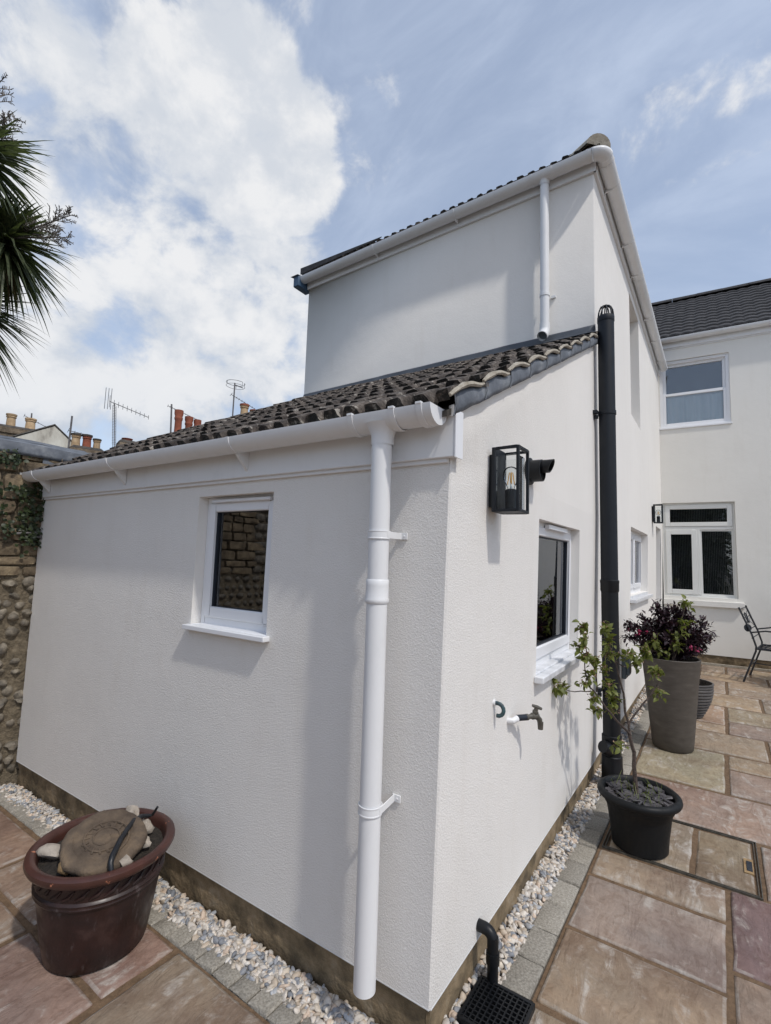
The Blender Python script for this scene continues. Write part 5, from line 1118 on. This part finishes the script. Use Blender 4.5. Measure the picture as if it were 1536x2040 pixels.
chimney('brick stack with three slender red pots above the mossy tiles',(-15.28,8.87),.6,1.1,2.5,5.22,[(-.36,1.38,.135,M_red,0),(.0,1.20,.13,M_red,0),(.30,1.14,.12,M_red,0)],-.4)
chimney('brick stack with two buff and red capped pots beside the ring aerial',(-14.05,10.58),.55,.9,2.5,6.62,[(-.18,.52,.15,M_buff,2),(.20,.36,.15,M_buff,2)],-.5)
# gabled house and terrace they belong to
gh=thing('gabled_house','old pale rendered gable with peeling paint beyond the flint wall','house',(-18.4,5.5,-.1))
ga,gb_=Vector((-18.26,4.93,0)),Vector((-17.78,6.25,0)); gdir=(gb_-ga).normalized(); gn=Vector((-gdir.y,gdir.x,0)); gn=gn if gn.x<0 else -gn
def gp(t,z,d): p=ga+(gb_-ga)*t+gn*d; return (p.x,p.y,z)
mb=MB(); mb.add([gp(-.9,-.1,0),gp(1.25,-.1,0),gp(1.25,4.72,0),gp(.50,5.68,0),gp(-.9,4.6,0)],[(0,1,2,3,4)]); mb.add([gp(1.25,-.1,0),gp(1.25,-.1,5),gp(1.25,4.72,5),gp(1.25,4.72,0)],[(0,1,2,3)]); mb.add([gp(-.9,-.1,0),gp(-.9,-.1,5),gp(-.9,4.6,5),gp(-.9,4.6,0)],[(0,1,2,3)]); mb.build('wall',M_oldrend,gh)
mb=MB()
for (t0,z0),(t1,z1) in (((1.32,4.66),(.50,5.71)),((.50,5.71),(-.98,4.57))):
    mb.add([gp(t0,z0,-.03),gp(t1,z1,-.03),gp(t1,z1,5),gp(t0,z0,5),gp(t0,z0+.04,-.03),gp(t1,z1+.04,-.03),gp(t1,z1+.04,5),gp(t0,z0+.04,5)],[(0,1,2,3),(4,7,6,5),(0,4,5,1),(1,5,6,2),(2,6,7,3),(3,7,4,0)])
mb.build('roof',M_roofn,gh)
def terrace(name,label,c,wx,wy,ze,zr,rot):
    th_=thing(name,label,'house',(c[0],c[1],-.1)); ca,sa=math.cos(rot),math.sin(rot)
    def Pz(a,b,h): return (c[0]+a*ca-b*sa,c[1]+a*sa+b*ca,h)
    mb=MB(); mb.hexa(Pz,-wx/2,wx/2,-wy/2,wy/2,-.1,ze); mb.build('wall',M_oldrend,th_)
    mb=MB(); mb.add([Pz(-wx/2-.2,-wy/2,ze-.05),Pz(0,-wy/2,zr),Pz(wx/2+.2,-wy/2,ze-.05),Pz(-wx/2-.2,wy/2,ze-.05),Pz(0,wy/2,zr),Pz(wx/2+.2,wy/2,ze-.05)],[(0,1,4,3),(1,2,5,4),(0,2,1),(3,4,5),(0,3,5,2)]); mb.build('roof',M_roofn,th_)
terrace('terraced_house','terraced house under the five chimney stacks, hidden by the roofs',(-16.3,7.6),5,8,2.9,4.35,-.3)
# ---- aerials
def aerial(label,base,top,boom_dir,bl,nel,el,r_=.018,extra=None,boom_at=0.):
    base,top=Vector(base),Vector(top); a=thing('tv_aerial',label,'aerial',base)
    MB().tube([base,top],r_,6).build('mast',M_steel,a)
    bd_=Vector(boom_dir).normalized(); p0=top-Vector((0,0,boom_at)); mb=MB(); s0=p0-bd_*bl*.12; mb.tube([s0,p0+bd_*bl*.88],.012,5)
    sd=Vector((0,0,1)) if el<0 else bd_.cross(Vector((0,0,1))).normalized()
    for k in range(nel):
        c=s0+bd_*bl*(k/(nel-1)); e_=abs(el)*(1.0 if k>0 else 1.9)*(1-.35*k/nel); mb.tube([c-sd*e_/2,c+sd*e_/2],.008,4)
    mb.build('yagi',M_alu,a); return a
toR=Vector((.42,.90,0))
a=aerial('lattice mast carrying a long yagi aerial with tall rear reflector',(-14.60,6.0,4.3),(-14.65,5.89,6.03),toR*1+Vector((0,0,-.28)),1.15,10,-.20,.014,boom_at=.0)
mb=MB(); 
for k in range(26):
    z_=4.75+k*.05; x_=-14.62; y_=5.95-.003*k; mb.tube([(x_-.02,y_-.045,z_),(x_+.02,y_+.045,z_)],.006,4)
mb.tube([(-14.6,5.95,4.3),(-14.64,5.84,5.95)],.008,5); mb.tube([(-14.6,6.04,4.3),(-14.64,5.94,5.95)],.008,5)
for dx_ in (.18,.10,.02): mb.tube([Vector((-14.65,5.89,6.03))-toR*(.28-dx_)+Vector((0,0,-.22)),Vector((-14.65,5.89,6.03))-toR*(.28-dx_)+Vector((0,0,.45))],.009,4)
mb.build('lattice',M_alu,a)
aerial('plain pole with a long yagi aerial next to the slender red pots',(-15.58,8.38,5.5),(-15.61,8.34,6.86),toR+Vector((0,0,-.32)),1.05,14,.16,.03,boom_at=.12)
a=aerial('tall pole with a ring aerial above a small yagi',(-14.41,10.11,6.3),(-14.41,10.12,8.02),toR+Vector((0,0,-.42)),1.0,10,.22,.026,boom_at=.52)
mb=MB(); pts=[Vector((-14.41,10.16,8.03))+Vector((.32*math.cos(k/22*5.9+.6),.36*math.sin(k/22*5.9+.6),.0)) for k in range(23)]; mb.tube(pts,.010,5); mb.tube([p+Vector((0,0,-.13)) for p in pts],.008,5); mb.tube([Vector((-14.41,10.12,7.95)),Vector((-14.30,10.42,7.90))],.02,6)
for k in (0,7,15,22): mb.tube([pts[k],pts[k]+Vector((0,0,-.13))],.008,5)
mb.build('ring_dipole',M_alu,a)
aerial('long yagi aerial slanting over the buff chimney pots',(-20.15,5.62,5.3),(-20.15,5.60,6.45),Vector((.25,.95,-.42)),1.9,9,.28,.028,boom_at=.22)
a=aerial('leaning rusty mast with small crossed elements in front of the gable',(-16.0,5.26,4.0),(-16.01,5.29,5.66),Vector((.3,.95,-.1)),.5,4,.35,.03,boom_at=.48)
cb=MB(); cb.tube([(-19.5,4.9,5.0),(-17.5,5.5,4.72),(-16.0,5.28,4.62),(-14.9,6.3,4.4)],.012,5); tag(cb.build('overhead_cable',M_soot,None,org=(-16.0,5.28,4.62)),'thin black cable strung past the leaning mast and gable','cable')
# ================================================================ GARDEN SHRUBS OUTSIDE THE FRAME (seen in the glass; tall evergreens added)
def bush(name,label,c,rx_,ry_,rz_,nn,s0,s1,mat,group=None):
    t_=thing(name,label,'shrub',(c[0],c[1],c[2]-rz_),group); lf=MB(); st=MB(); c=Vector(c)
    for k in range(nn):
        d=rdir(); q=1+.35*noise.noise(d*2+c); rr_=R.uniform(.6,1.02)*q; leaf(lf,c+Vector((d.x*rx_*rr_,d.y*ry_*rr_,d.z*rz_*rr_)),d+rdir()*.6,R.uniform(s0,s1),.5,.3,.3)
    for k in range(7): d=rdir(.6); d.z=abs(d.z); st.tube([c-Vector((0,0,rz_)),c+Vector((d.x*rx_*.6,d.y*ry_*.6,d.z*rz_*.5))],[.02,.006],5)
    if rz_>2:
        cr=MB(); cr.add([c+Vector((v.x*rx_*.8,v.y*ry_*.8,v.z*rz_*.88))*1 for v in ICO_V],ICO_F,True); cr.build('filler_core',mat,t_)  # solid filler added so no sky shows through in the reflection
    lf.build('foliage',mat,t_,raw=True); st.build('stems',M_bark,t_)
bush('garden_shrub','dense dark shrub by the cream wing reflected in the side window',(1.95,6.2,.6),.55,.45,.55,2200,.05,.09,M_leafd)
bush('garden_shrub','second dense dark shrub further along the cream wing',(3.1,6.3,.75),.6,.5,.7,2200,.05,.09,M_leafd)
for x_,lb in ((-1.6,'unseen tall evergreen added to darken the far window, flint wall end of the row'),(.5,'unseen tall evergreen added to darken the far window, middle of the row'),(2.6,'unseen tall evergreen added to darken the far window, open end of the row')):
    bush('added_evergreen',lb,(x_,-12.5,2.9),1.45,1.1,3.0,5200,.18,.30,M_leafd,'unseen evergreens added for dark reflections')  # unseen trees added behind the camera so the wing glass reflects dark
